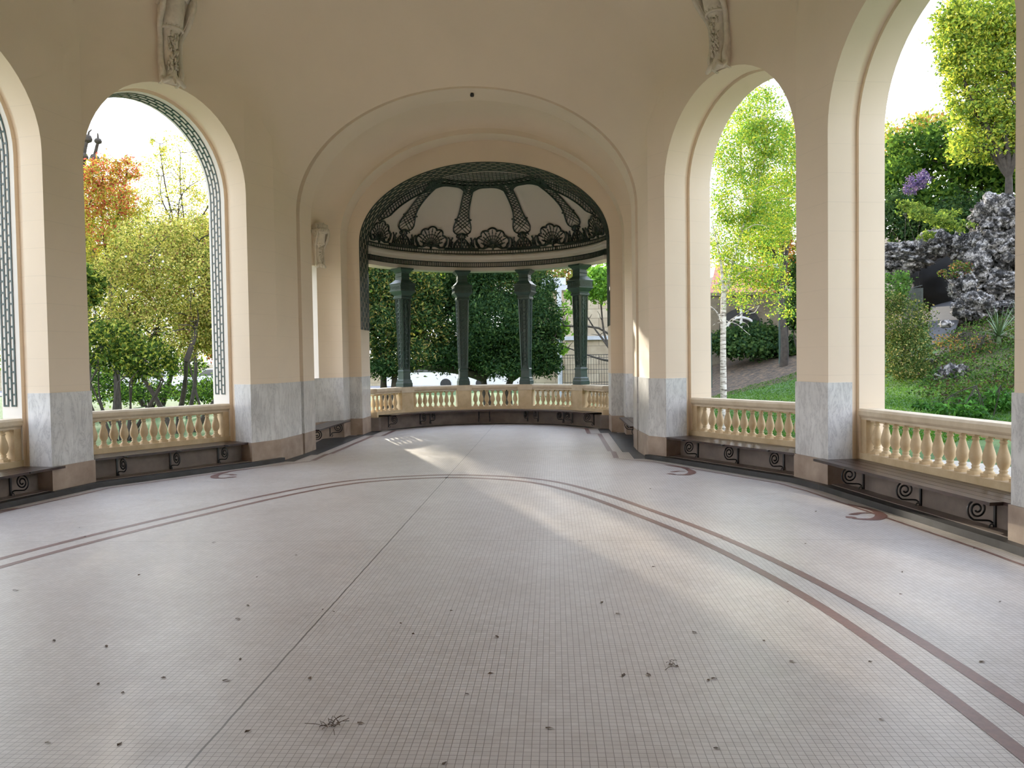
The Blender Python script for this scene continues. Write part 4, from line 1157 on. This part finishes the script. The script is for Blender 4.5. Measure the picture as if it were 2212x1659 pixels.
# --- right garden: birch, retaining wall
def birch_tree():
    base = gp(1563, 16); e = empty('birch_tree', base); tag(e, 'white-barked birch with a leafy green crown behind the right balustrade', 'tree')
    P0 = Vector(base); mb = MB()
    t1 = Vector(A_(1563, 640, 16)); mb.tube([P0-Vector((0, 0, .2)), Vector(A_(1563, 860, 16)), Vector(A_(1562, 750, 16)), t1], [.075, .07, .062, .058], 8)
    for a, b, c, r in ((t1, A_(1556, 560, 16), A_(1538, 480, 16.2), .038), (t1, A_(1578, 590, 16), A_(1600, 500, 16), .045), (Vector(A_(1600, 500, 16)), A_(1625, 440, 16), A_(1655, 330, 16), .03),
                       (Vector(A_(1655, 330, 16)), A_(1658, 240, 16), A_(1662, 170, 16), .018), (t1, A_(1600, 590, 15.8), A_(1680, 570, 15.6), .02), (Vector(A_(1563, 700, 16)), A_(1545, 670, 15.8), A_(1520, 655, 15.7), .02),
                       (Vector(A_(1563, 720, 16)), A_(1580, 690, 16), A_(1640, 660, 16), .016), (Vector(A_(1590, 540, 16)), A_(1620, 470, 16.2), A_(1690, 430, 16.2), .022), (Vector(A_(1640, 380, 16)), A_(1625, 290, 16), A_(1640, 190, 16), .014)):
        pts = smooth3([a, b, c]); mb.tube(pts, [r*(1-.7*i/(len(pts)-1)) for i in range(len(pts))], 6)
        for i in range(6):
            q = pts[int(rng.integers(len(pts)//3, len(pts)))]; d = Vector(rng.normal(size=3)); d.z *= .6
            limb(mb, q, q+d*.45, .010, .003, .15, 6, 4)
    mb.build('trunk', [M['birch']], e)
    bl = [B_(1640, 250, 16, 55, 50, 3200), B_(1600, 330, 16, 60, 55, 4200), B_(1680, 370, 16, 55, 70, 4200), B_(1590, 430, 16, 55, 55, 3800), B_(1660, 480, 16, 60, 50, 3800), B_(1570, 520, 16, 45, 50, 1500), B_(1640, 570, 15.8, 60, 30, 1200), B_(1600, 625, 16, 60, 35, 1200), B_(1690, 640, 15.6, 30, 60, 600), B_(1625, 590, 16, 60, 30, 900), B_(1660, 300, 16, 50, 40, 2500)]
    foliage('foliage', np.concatenate([blob(c, r, int(n*1.3)) for c, r, n in bl]), .052, [(.16, .34, .05), (.30, .42, .05), (.10, .24, .05), (.42, .46, .06)], e)
def smooth3(pts, n=6):
    pts = [Vector(p) for p in pts]; out = []
    for i in range(len(pts)-1):
        p0, p1, p2, p3 = pts[max(i-1, 0)], pts[i], pts[i+1], pts[min(i+2, len(pts)-1)]
        for k in range(n):
            t = k/n; out.append(.5*((2*p1)+(-p0+p2)*t+(2*p0-5*p1+4*p2-p3)*t*t+(-p0+3*p1-3*p2+p3)*t**3))
    out.append(pts[-1]); return out
birch_tree()
tree('golden_green_tree', gp(1690, 24), 'yellow-green tree crown filling the arch behind the birch', 'tree',
     [B_(1680, 430, 24, 60, 60, 3500), B_(1640, 500, 24, 60, 50, 3500), B_(1600, 260, 25, 60, 60, 1200), B_(1720, 300, 25, 40, 60, 2000), B_(1560, 560, 25, 40, 40, 1000)], .10, YG[:3]+[(.2, .36, .05)], .14, 1, 'bark')
tree('russet_tree', gp(1690, 27), 'russet-leaved tree trunk right of the birch, by the retaining wall', 'tree',
     [B_(1690, 560, 26.5, 45, 50, 2600), B_(1660, 600, 27, 30, 30, 1000)], .12, [(.42, .16, .04), (.28, .08, .03), (.16, .14, .04), (.2, .3, .05)], .15, 2, 'bark', fan=.08)
e = empty('retaining_wall', gp(1640, 28)); tag(e, 'old stone retaining wall with a dark arched vent behind the birch', 'wall')
def wb(px0, px1, y0, y1, d, th, mm, nme):
    a = at(px0, y1, d); b = at(px1, y0, d); mb = MB(); mb.box(((a.x+b.x)/2, (a.y+b.y)/2+th/2, (a.z+b.z)/2), (abs(b.x-a.x), th, abs(b.z-a.z))); return mb.build(nme, [M[mm]], e)
wb(1480, 1790, 636, 790, 28, 1.2, 'oldstone', 'wall_face')
wb(1480, 1790, 628, 640, 27.9, 1.4, 'oldstone', 'wall_coping')
c = Vector(A_(1600, 712, 27.9)); mb = MB(); pts = [(c.x+.75*math.cos(a), c.y-.0, c.z+.75*math.sin(a)) for a in np.linspace(0, PI, 18)]
mb.poly_extrude(pts, (0, -.05, 0)); mb.build('vent_opening', [M['rubber']], e)
mb = MB(); mb.tube([(c.x+.5*math.cos(a), c.y-.08, c.z+.42*math.sin(a)) for a in np.linspace(0, PI, 14)], .05, 6); mb.tube([(c.x, c.y-.08, c.z), (c.x, c.y-.08, c.z+.72)], .05, 6); mb.build('vent_frame', [M['paintwhite']], e)
e = empty('tiled_roof_house', gp(1590, 40)); tag(e, 'house with a red tiled roof glimpsed through the birch leaves', 'building')
a = at(1540, 640, 38); b = at(1660, 570, 40)
mb = MB(); mb.box(((a.x+b.x)/2, a.y+2, a.z/2), (b.x-a.x, 4, a.z)); mb.build('wall_face', [M['white']], e)
mb = MB(); mb.quad((a.x-.3, a.y-.3, a.z-.1), (b.x+.3, a.y-.3, a.z-.1), (b.x-.6, a.y+2.2, b.z), (a.x+.6, a.y+2.2, b.z)); mb.build('roof', [M['tiles']], e)
e = empty('ivy_mound', gp(1625, 26.5)); tag(e, 'mound of dark ivy below the arched vent', 'ivy')
foliage('ivy_leaves', np.concatenate([blob(c, r, n) for c, r, n in (B_(1625, 728, 26.5, 58, 24, 3400), B_(1570, 742, 26.3, 42, 22, 2200), B_(1690, 750, 26, 40, 20, 1500), B_(1620, 752, 26, 70, 12, 1500))]), .12, DK, e, 'darkleaf', .8)
for k, (px, lab) in enumerate(((1536, 'thin green fence post left of the birch trunk'), (1684, 'thin green fence post right of the arched vent'))):
    p = gp(px, 24.5); e = empty('fence_post', p); tag(e, lab, 'post', 'green fence posts'); mb = MB(); mb.tube([(p[0], p[1], p[2]-.1), (p[0], p[1], p[2]+1.7)], .03, 6); mb.build('post_shaft', [M['green']], e)
tree('evergreen_bush', gp(1740, 25), 'dark leafy bush at the right side of the birch arch', 'shrub', [B_(1730, 660, 25, 30, 60, 2500), B_(1735, 580, 25, 25, 40, 1200)], .13, DK+[(.08, .16, .03)], .06, 3, 'bark', m='darkleaf')
# --- grotto
def rockball(mb, c, r, seed, amp=.22, sub=4, flat=1.0):
    import bmesh
    bm = bmesh.new(); bmesh.ops.create_icosphere(bm, subdivisions=sub, radius=1)
    from mathutils import noise as nz
    vs = []
    for v in bm.verts:
        d = v.co.normalized(); n1 = nz.fractal(d*1.5+Vector((seed, 0, seed*.3)), .9, 2.1, 5); n2 = nz.fractal(d*5+Vector((0, seed, 3)), .8, 2.2, 4)
        cell = nz.voronoi(d*2.3+Vector((seed, seed, 0)))[0]; ck = (cell[1]-cell[0])
        n3 = 1-abs(nz.noise(d*9+Vector((seed, 2, seed)))); k = 1+amp*n1+amp*.55*n2+.05*n3-max(0, .14-ck)*1.8
        vs.append((c[0]+d.x*r[0]*k, c[1]+d.y*r[1]*k, c[2]+d.z*r[2]*k*flat))
    fs = [tuple(v.index for v in f.verts) for f in bm.faces]; bm.free(); mb.add(vs, fs, 0, True)
def rock(px, py, d, rx, rz, label, seed, group=None, ry=None, sub=5, amp=.24):
    c = A_(px, py, d); mb = MB(); rockball(mb, c, (pr(rx, d), pr(ry or rx, d)*1.0, pr(rz, d)), seed, amp, sub)
    o = mb.build('rock', [M['rock']], origin=Vector(c)); tag(o, label, 'rock', group)
G_ = 'grotto rocks'
rock(2155, 470, 24, 50, 48, 'craggy pale topmost rock of the tall grotto stack', 1.3, G_, amp=.3)
rock(2150, 545, 24, 58, 52, 'large smooth-faced pale rock below the topmost rock of the grotto stack', 4.1, G_)
rock(2195, 520, 24.5, 40, 90, 'tall dark rock at the right edge beside the grotto stack', 7.7, G_)
rock(2110, 575, 23.6, 28, 36, 'small hollowed rock left of the grotto stack, over the shrub', 9.2, G_)
rock(2080, 625, 23, 27, 36, 'upright pitted rock at the right side of the cave mouth', 2.6, G_, amp=.3)
rock(2105, 665, 22.6, 40, 32, 'rough rock at the foot of the cave mouth pillar', 5.5, G_)
rock(2165, 620, 23.4, 45, 36, 'pale boulder near the right edge, above the spiky plant', 3.9, G_)
rock(2170, 670, 22.8, 45, 20, 'broken rocks beside the spiky plant', 8.4, G_)
rock(2020, 530, 25.5, 34, 30, 'rounded pitted boulder over the cave mouth, the left one of two', 6.3, G_, amp=.3)
rock(2078, 535, 25.2, 26, 30, 'rounded pitted boulder over the cave mouth, the right one of two', 6.9, G_, amp=.3)
rock(1960, 555, 26, 62, 32, 'long rough rock lintel left of the cave mouth', 12.1, G_, amp=.28)
rock(1925, 580, 26, 45, 30, 'mossy rock against the arch jamb left of the cave', 13.7, G_, amp=.28)
rock(2060, 822, 17.5, 42, 30, 'pale jagged rock in the bed above the right balustrade', 21.2, 'rocks in the bed', amp=.35)
rock(2110, 815, 18, 24, 20, 'smaller jagged rock right of the pale one in the bed', 22.8, 'rocks in the bed', amp=.35, sub=3)
rock(1965, 768, 20, 22, 7, 'low flat rock on the lawn edge', 23.5, 'rocks in the bed', amp=.3, sub=3)
rock(2000, 780, 19, 22, 6, 'second low flat rock on the lawn edge, nearer the bed', 25.5, 'rocks in the bed', amp=.3, sub=3)
rock(2155, 775, 18.5, 26, 10, 'low pale rocks beside the twiggy shrub', 27.5, 'rocks in the bed', amp=.3, sub=3)
rock(2045, 700, 21.5, 14, 9, 'small stone at the edge of the grey path', 28.5, 'rocks in the bed', amp=.3, sub=3)
# near-black backing standing in for the shade inside the cave, and path
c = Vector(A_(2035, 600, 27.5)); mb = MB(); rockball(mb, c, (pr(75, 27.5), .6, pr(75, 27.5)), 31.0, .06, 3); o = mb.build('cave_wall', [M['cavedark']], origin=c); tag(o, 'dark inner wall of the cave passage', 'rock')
mb = MB(); L = []
for d, x0, x1 in ((17.5, 1998, 2030), (20.3, 2012, 2040), (21.8, 2008, 2062), (23.5, 2005, 2075), (26, 2010, 2085), (28, 2010, 2085)):
    a = gp(x0, d); b = gp(x1, d); L.append([(a[0], a[1], a[2]+.14), ((a[0]+b[0])/2, (a[1]+b[1])/2, (a[2]+b[2])/2+.17), (b[0], b[1], b[2]+.14)])
mb.grid(L[1:], 0, True); o = mb.build('path', [M['path']]); tag(o, kind='structure'); o['label'] = 'grey path leading into the cave'
e = empty('green_fence_panel', gp(1975, 24.5)); tag(e, 'dark green mesh fence panel left of the cave mouth', 'fence'); mb = MB()
a = gp(1950, 24.5); b = gp(1992, 24.3)
for i in range(22): x = a[0]+(b[0]-a[0])*i/21; y = a[1]+(b[1]-a[1])*i/21; mb.tube([(x, y, a[2]), (x, y, a[2]+1.35)], .012 if i not in (0, 21) else .035, 4)
for k in range(9): mb.tube([(a[0], a[1], a[2]+.1+k*.15), (b[0], b[1], b[2]+.1+k*.15)], .01, 4)
mb.build('wires', [M['dgreen']], e)
tree('flowering_bush', gp(1945, 18.5), 'rounded bush with golden tips beside the arch jamb, left of the path', 'shrub',
     [B_(1945, 695, 18.5, 58, 48, 5500), B_(1960, 755, 18.2, 52, 40, 4000), B_(1955, 795, 18, 48, 20, 2400), B_(1920, 655, 18.6, 30, 22, 1200)], .055, [(.03, .055, .015), (.06, .10, .02), (.16, .18, .05), (.34, .28, .09)], .04, 4, 'bark', m='darkleaf', wts=[.4, .33, .2, .07])
tree('low_laurel', gp(2140, 13.2), 'low glossy green shrub just behind the right balustrade', 'shrub',
     [B_(2150, 870, 13.5, 55, 22, 900), B_(2080, 885, 13.2, 50, 15, 600), B_(2200, 860, 13.6, 40, 25, 700), B_(2000, 880, 14, 30, 8, 150)], .10, [(.04, .13, .02), (.07, .20, .03), (.03, .08, .02)], .02, 4, 'bark', m='darkleaf', aspect=.45)
tree('rock_fern_bush', gp(2090, 22.2), 'small reddish green shrub on the rocks of the cave mouth', 'shrub', [B_(2075, 585, 23, 22, 18, 900), B_(2040, 592, 22.8, 12, 8, 250)], .07, [(.04, .08, .02), (.07, .13, .03), (.18, .08, .05)], .015, 2, 'bark')
tree('twiggy_shrub', gp(2110, 18.6), 'bare twiggy shrub in the bed above the pale rock', 'shrub', [B_(2110, 745, 18.4, 45, 16, 350), B_(2060, 735, 18.8, 40, 12, 300)], .05, [(.06, .1, .03), (.16, .09, .04)], .03, 5, 'bark', twigs=26)
# bed plants: many small clumps
e = empty('bed_groundcover', gp(2080, 17)); tag(e, 'mixed low groundcover plants of the sloping bed', 'groundcover', kind='stuff')
P_ = []
for i in range(420):
    d = rng.uniform(14.0, 22.5); px = rng.uniform(1995, 2215) if d < 19.5 else rng.uniform(2040, 2215)
    if d < 15.5: px = rng.uniform(2050, 2215)
    g = gp(px, d); k = int(rng.integers(8, 26)); P_.append(np.array(g)+np.array([0, 0, .1])+rng.normal(size=(k, 3))*np.array([.16, .16, .06]))
foliage('leaves', np.concatenate(P_), .07, [(.02, .05, .012), (.035, .08, .015), (.07, .13, .025), (.04, .028, .02)], e, 'darkleaf')
# yucca
def yucca(px, py, d, label, L_=.85, n=60):
    c = Vector(A_(px, py, d)); g = Vector((c.x, c.y, gz(c.x, c.y))); c = g+Vector((0, 0, .25)); e = empty('yucca_plant', g); tag(e, label, 'plant', 'spiky yuccas of the bed')
    mb = MB()
    for i in range(n):
        an = rng.uniform(0, 2*PI); el = rng.uniform(.0, 1.3); h = Vector((math.cos(an), math.sin(an), 0)); w = Vector((-h.y, h.x, 0))*.022
        l = L_*rng.uniform(.8, 1.15); rows = []
        for k in range(6):
            t = k/5; q = c+h*l*t*math.cos(el)+Vector((0, 0, l*(t*math.sin(el)-.35*t*t*math.cos(el)))); ww = w*(1-.9*t)
            rows.append([q-ww, q+ww])
        mb.grid(rows, 0, True)
    mb.tube([g-Vector((0, 0, .1)), c], .05, 6); o = mb.build('spiky_leaves', [M['yucca']], e)
M['yucca'] = simple('yucca_leaf', (.03, .07, .02), (.09, .16, .05), 6, .5, 0)
yucca(2158, 715, 18.6, 'dark spiky yucca rosette in the bed, centre of the pair')
yucca(2205, 690, 19.5, 'spiky yucca at the right edge above the bed', .7)
# trees above the grotto
tree('tall_locust_tree', gp(2175, 27), 'tall tree with bright yellow-green upper foliage and dark trunk at the right edge', 'tree',
     [B_(2120, 60, 27, 85, 55, 5500), B_(2190, 130, 27, 60, 60, 5000), B_(2100, 140, 27, 60, 40, 3200), B_(2160, 230, 27, 60, 60, 4500), B_(2060, 30, 27, 40, 35, 1500), B_(2110, 250, 27, 50, 30, 1800), B_(2075, 90, 27, 50, 60, 3000), B_(2085, 200, 27.3, 45, 45, 2200), B_(2175, 40, 27, 60, 50, 3500), B_(2120, 310, 27.5, 70, 35, 2600), B_(2190, 300, 27, 40, 60, 2600)], .13, [(.34, .44, .05), (.48, .50, .07), (.16, .27, .04), (.08, .15, .03)], .20, 1, 'bark', twigs=12, twr=.02)
tree('chestnut_tree', gp(2080, 31), 'dark green chestnut with drooping leaves above the cave', 'tree',
     [B_(2150, 330, 30, 75, 60, 2600), B_(2090, 380, 31, 70, 55, 2200), B_(2030, 320, 31, 60, 45, 1500), B_(1975, 330, 32, 65, 50, 2000), B_(1940, 400, 31, 50, 50, 2000), B_(2180, 420, 30, 50, 45, 1600), B_(2000, 440, 31, 70, 40, 2000)], .21,
     [(.025, .065, .015), (.05, .11, .02), (.11, .20, .03)], .3, 1, 'bark', m='leaf', twigs=10, twr=.02)
tree('amber_tree', gp(1955, 34), 'amber tinted treetop left of the chestnut, against the white sky', 'tree',
     [B_(1960, 290, 34, 55, 30, 1800), B_(2010, 270, 34, 45, 22, 1100), B_(1920, 340, 34, 40, 40, 1700)], .15, YG[:3]+[(.45, .22, .08), (.15, .26, .05)], .2, 1, 'bark')
tree('elder_boughs', gp(2010, 27.5), 'light green leafy boughs hanging over the cave rocks', 'shrub',
     [B_(1960, 450, 24, 24, 12, 500), B_(1990, 462, 23.5, 24, 12, 600), B_(2030, 478, 23.5, 26, 11, 650), B_(2075, 488, 23.5, 25, 9, 400), B_(2000, 508, 23.5, 18, 8, 260), B_(2050, 462, 24, 22, 8, 260), B_(1945, 440, 24, 12, 8, 160)], .10, [(.11, .18, .035), (.20, .27, .05), (.06, .12, .025)], .022, 2, 'bark', aspect=.4)
tree('dark_undergrowth', gp(1960, 29), 'dark evergreen thicket behind the cave rocks', 'shrub',
     [B_(1930, 470, 29, 50, 50, 3500), B_(2010, 500, 29, 60, 40, 3500), B_(2090, 470, 29, 60, 50, 3500), B_(2180, 560, 30, 60, 90, 4000)], .15, DK, .15, 3, 'bark', m='darkleaf')
tree('shade_bush', gp(1925, 22.5), 'leafy bush climbing the rock left of the fence panel', 'shrub', [B_(1935, 615, 22.5, 30, 28, 1300)], .08, [(.05, .12, .03), (.09, .2, .04)], .04, 2, 'bark')
e = empty('wisteria', A_(1980, 400, 27)); tag(e, 'hanging purple wisteria blossoms in the dark foliage above the cave', 'flowers', kind='stuff')
foliage('blossoms', np.concatenate([blob(c, r, n) for c, r, n in (B_(1985, 390, 27, 22, 18, 900), B_(1968, 405, 27, 14, 18, 450))]), .07, [(.10, .07, .22), (.18, .13, .32), (.05, .04, .13)], e)
# grass on the right lawn
e = empty('lawn_grass', gp(1640, 17)); tag(e, 'short green grass blades of the right lawn', 'grass', kind='stuff')
P_ = []
for x0, x1, d0, d1, n in ((1500, 1760, 12.5, 22.5, 26000), (1880, 2215, 11.5, 19.5, 30000)):
    dd = rng.uniform(d0, d1, n); xx = rng.uniform(x0, x1, n)
    for d, px in zip(dd, xx): P_.append(gp(px, d))
P_ = np.array(P_); P_[:, 2] += .015
foliage('grass_blades', P_, .06, [(.03, .09, .012), (.05, .14, .018), (.09, .19, .03)], e, aspect=.2)
for (nm_, x, y, lab) in (('sycamore_tree', -6.6, 27.5, 'airy tree outside the left niche window, between the yew and the shrubs'),):  # hidden tree added to break the low sun into dapples on the floor
    bl = [((x+dx, y+dy, z), (1.7, 1.5, 1.1), 1050) for dx, dy, z in ((-2, 0, 3), (0, .5, 3.4), (2, 0, 3), (-1.6, 0, 4.8), (.8, 0, 5), (2.3, .3, 4.7), (-2.6, 0, 6.3), (0, 0, 6.6), (1.8, 0, 6.5), (3.2, 0, 5.6))]
    tree(nm_, (x, y, -.2), lab, 'tree', bl, .15, GR+YG[:2], .18, 1, 'bark', twigs=3)
# gravel strip added round the pavilion to cut green light bounced off the lawn
mb = MB()
for sd_ in (1, -1):
    q_ = [Vector((p[0]*sd_, p[1])) for p in PLS[sd_]]
    a_o = [p+Vector((sd_*.6, .1)) for p in q_]; b_o = [p+Vector((sd_*2.2, .5)) for p in q_]
    mb.grid([[(p.x, p.y, gz(abs(p.x), p.y)*(1 if sd_ > 0 else 0)+(-.2 if sd_ < 0 else 0)+.03) for p in a_o], [(p.x, p.y, (gz(p.x, p.y) if sd_ > 0 else -.2)+.03) for p in b_o]], 0, False)
o = mb.build('gravel_path', [M['gravel']]); tag(o, kind='structure'); o['label'] = 'beige gravel apron around the pavilion'
# ---- unseen tree added on the left to keep low sun out of the hall
r_ = np.random.default_rng(5)
for k, (x, y, hgt) in enumerate(((-15.5, 19, 8), (-15, 11, 9), (-14, 5.5, 9), (-15, 0, 9), (-14, 23, 8))):
    bl = []
    for i in range(7):
        bl.append(((x+r_.uniform(-1.8, 1.8), y+r_.uniform(-2.6, 2.6), hgt*(.35+.11*i)-.2), (1.9, 2.3, 1.2), 2600))
    if k != 0: continue
    tree('garden_tree', (x, y, -.2), ['leafy tree on the left lawn beyond the second arch', 'leafy tree on the left lawn level with the second arch', 'leafy tree on the left lawn level with the third arch', 'leafy tree on the left lawn beside the camera'][k], 'tree', bl, .16, YG[:3]+GR, .2, 1, 'bark', 'trees beside the left arcade', twigs=3)
# ---- fallen leaves on the floor
mb = MB(); mb.add([(-.016, 0, .001), (-.004, .008, .006), (.014, .004, .002), (.018, -.002, .004), (.002, -.008, .003)], [(0, 4, 3, 2, 1)], 0, False)
LFM = mesh_only(mb, 'fallen_leaf', [M['deadleaf']])
spots = [(117, 1385), (230, 1397), (35, 1275), (183, 1160), (172, 1140), (462, 1172), (536, 1309), (515, 1338), (519, 1425), (353, 1465), (490, 1470), (212, 1478), (265, 1497), (697, 1317), (721, 1322), (669, 1466), (535, 1581), (258, 1609), (104, 1605), (865, 1347), (1010, 1500), (975, 1320), (1074, 1377), (892, 1370), (1452, 1438), (1462, 1440), (1530, 1470), (1543, 1466), (1713, 1430), (1702, 1300), (1880, 1430), (1949, 1236), (1946, 1284), (2122, 1430), (1560, 1162), (1254, 1170), (1300, 1302), (1501, 1367), (1402, 1459), (1347, 1460), (1188, 1574), (1549, 1617), (1905, 1555), (1412, 1225), (1337, 1327), (1060, 1456), (780, 1563), (960, 1650), (736, 1127), (820, 1057), (1298, 1056), (1405, 1056), (1762, 1105), (300, 1242), (555, 1247), (640, 1200), (1650, 1385), (2160, 1300), (2105, 1185), (1740, 1175)]
for i, (x, y) in enumerate(spots):
    p = fl(x, y); o = objm('fallen_leaf', LFM, None, (p[0], p[1], .001), float(r_.uniform(0, 6)), (float(r_.uniform(.7, 1.3)),)*3)
    tag(o, 'tiny dry brown leaf scrap lying on the mosaic floor', 'leaf', 'dry leaf scraps on the floor')
for (x, y, lab) in ((715, 1569, 'tuft of dry plant debris on the floor in the lower middle left'), (1451, 1437, 'crumpled dry leaf on the floor in the lower middle right')):
    p = fl(x, y); e = empty('dry_debris', (p[0], p[1], .002)); tag(e, lab, 'debris'); mb = MB()
    for i in range(26 if x < 1000 else 8):
        a = Vector((p[0], p[1], .006))+Vector(r_.normal(size=3))*.018; b = a+Vector(r_.normal(size=3))*.03; a.z = abs(a.z)*.5+.003; b.z = abs(b.z-.0)*.5+.004
        mb.tube([a, (a+b)/2+Vector((0, 0, .004)), b], .0014, 4)
    mb.build('tangled_stalks', [M['deadleaf']], e)
# ------------------------------------------------------------------ camera, light, world
cam = bpy.data.cameras.new('camera'); co = bpy.data.objects.new('camera', cam); COL.objects.link(co)
cam.sensor_fit = 'HORIZONTAL'; cam.sensor_width = 36; cam.lens = 36*F/W; cam.clip_start = .05; cam.clip_end = 500
co.matrix_world = Matrix((( AR.x, AU.x, -AF.x, CAM.x), (AR.y, AU.y, -AF.y, CAM.y), (AR.z, AU.z, -AF.z, CAM.z), (0, 0, 0, 1)))
SC.camera = co
w = bpy.data.worlds.new('sky'); SC.world = w; w.use_nodes = True; nt = w.node_tree
bg = nt.nodes['Background']
tc = nt.nodes.new('ShaderNodeTexCoord'); sx = nt.nodes.new('ShaderNodeSeparateXYZ'); nt.links.new(tc.outputs['Generated'], sx.inputs[0])
sky = ramp(nt, sx.outputs[2], [(0.0, (1.0, .98, .96)), (.25, (.92, .95, 1.0)), (1.0, (.52, .68, 1.0))])
nt.links.new(sky, bg.inputs['Color']); bg.inputs['Strength'].default_value = 3.4
sl = bpy.data.lights.new('sun', 'SUN'); so = bpy.data.objects.new('sun', sl); COL.objects.link(so)
sl.energy = 12.0; sl.angle = math.radians(1.0); sl.color = (1.0, .90, .72)
sd = Vector((.36, -.90, -.235)).normalized()
so.rotation_euler = sd.to_track_quat('-Z', 'Y').to_euler()
SC.view_settings.view_transform = 'Standard'; SC.view_settings.look = 'None'; SC.view_settings.exposure = .30; SC.view_settings.gamma = 1.16
SC.cycles.use_denoising = True
SC.cycles.max_bounces = 7; SC.cycles.diffuse_bounces = 4; SC.cycles.glossy_bounces = 3; SC.cycles.transmission_bounces = 4
SC.cycles.sample_clamp_indirect = 6
SC.cycles.use_adaptive_sampling = True; SC.cycles.adaptive_threshold = .08; SC.cycles.adaptive_min_samples = 12
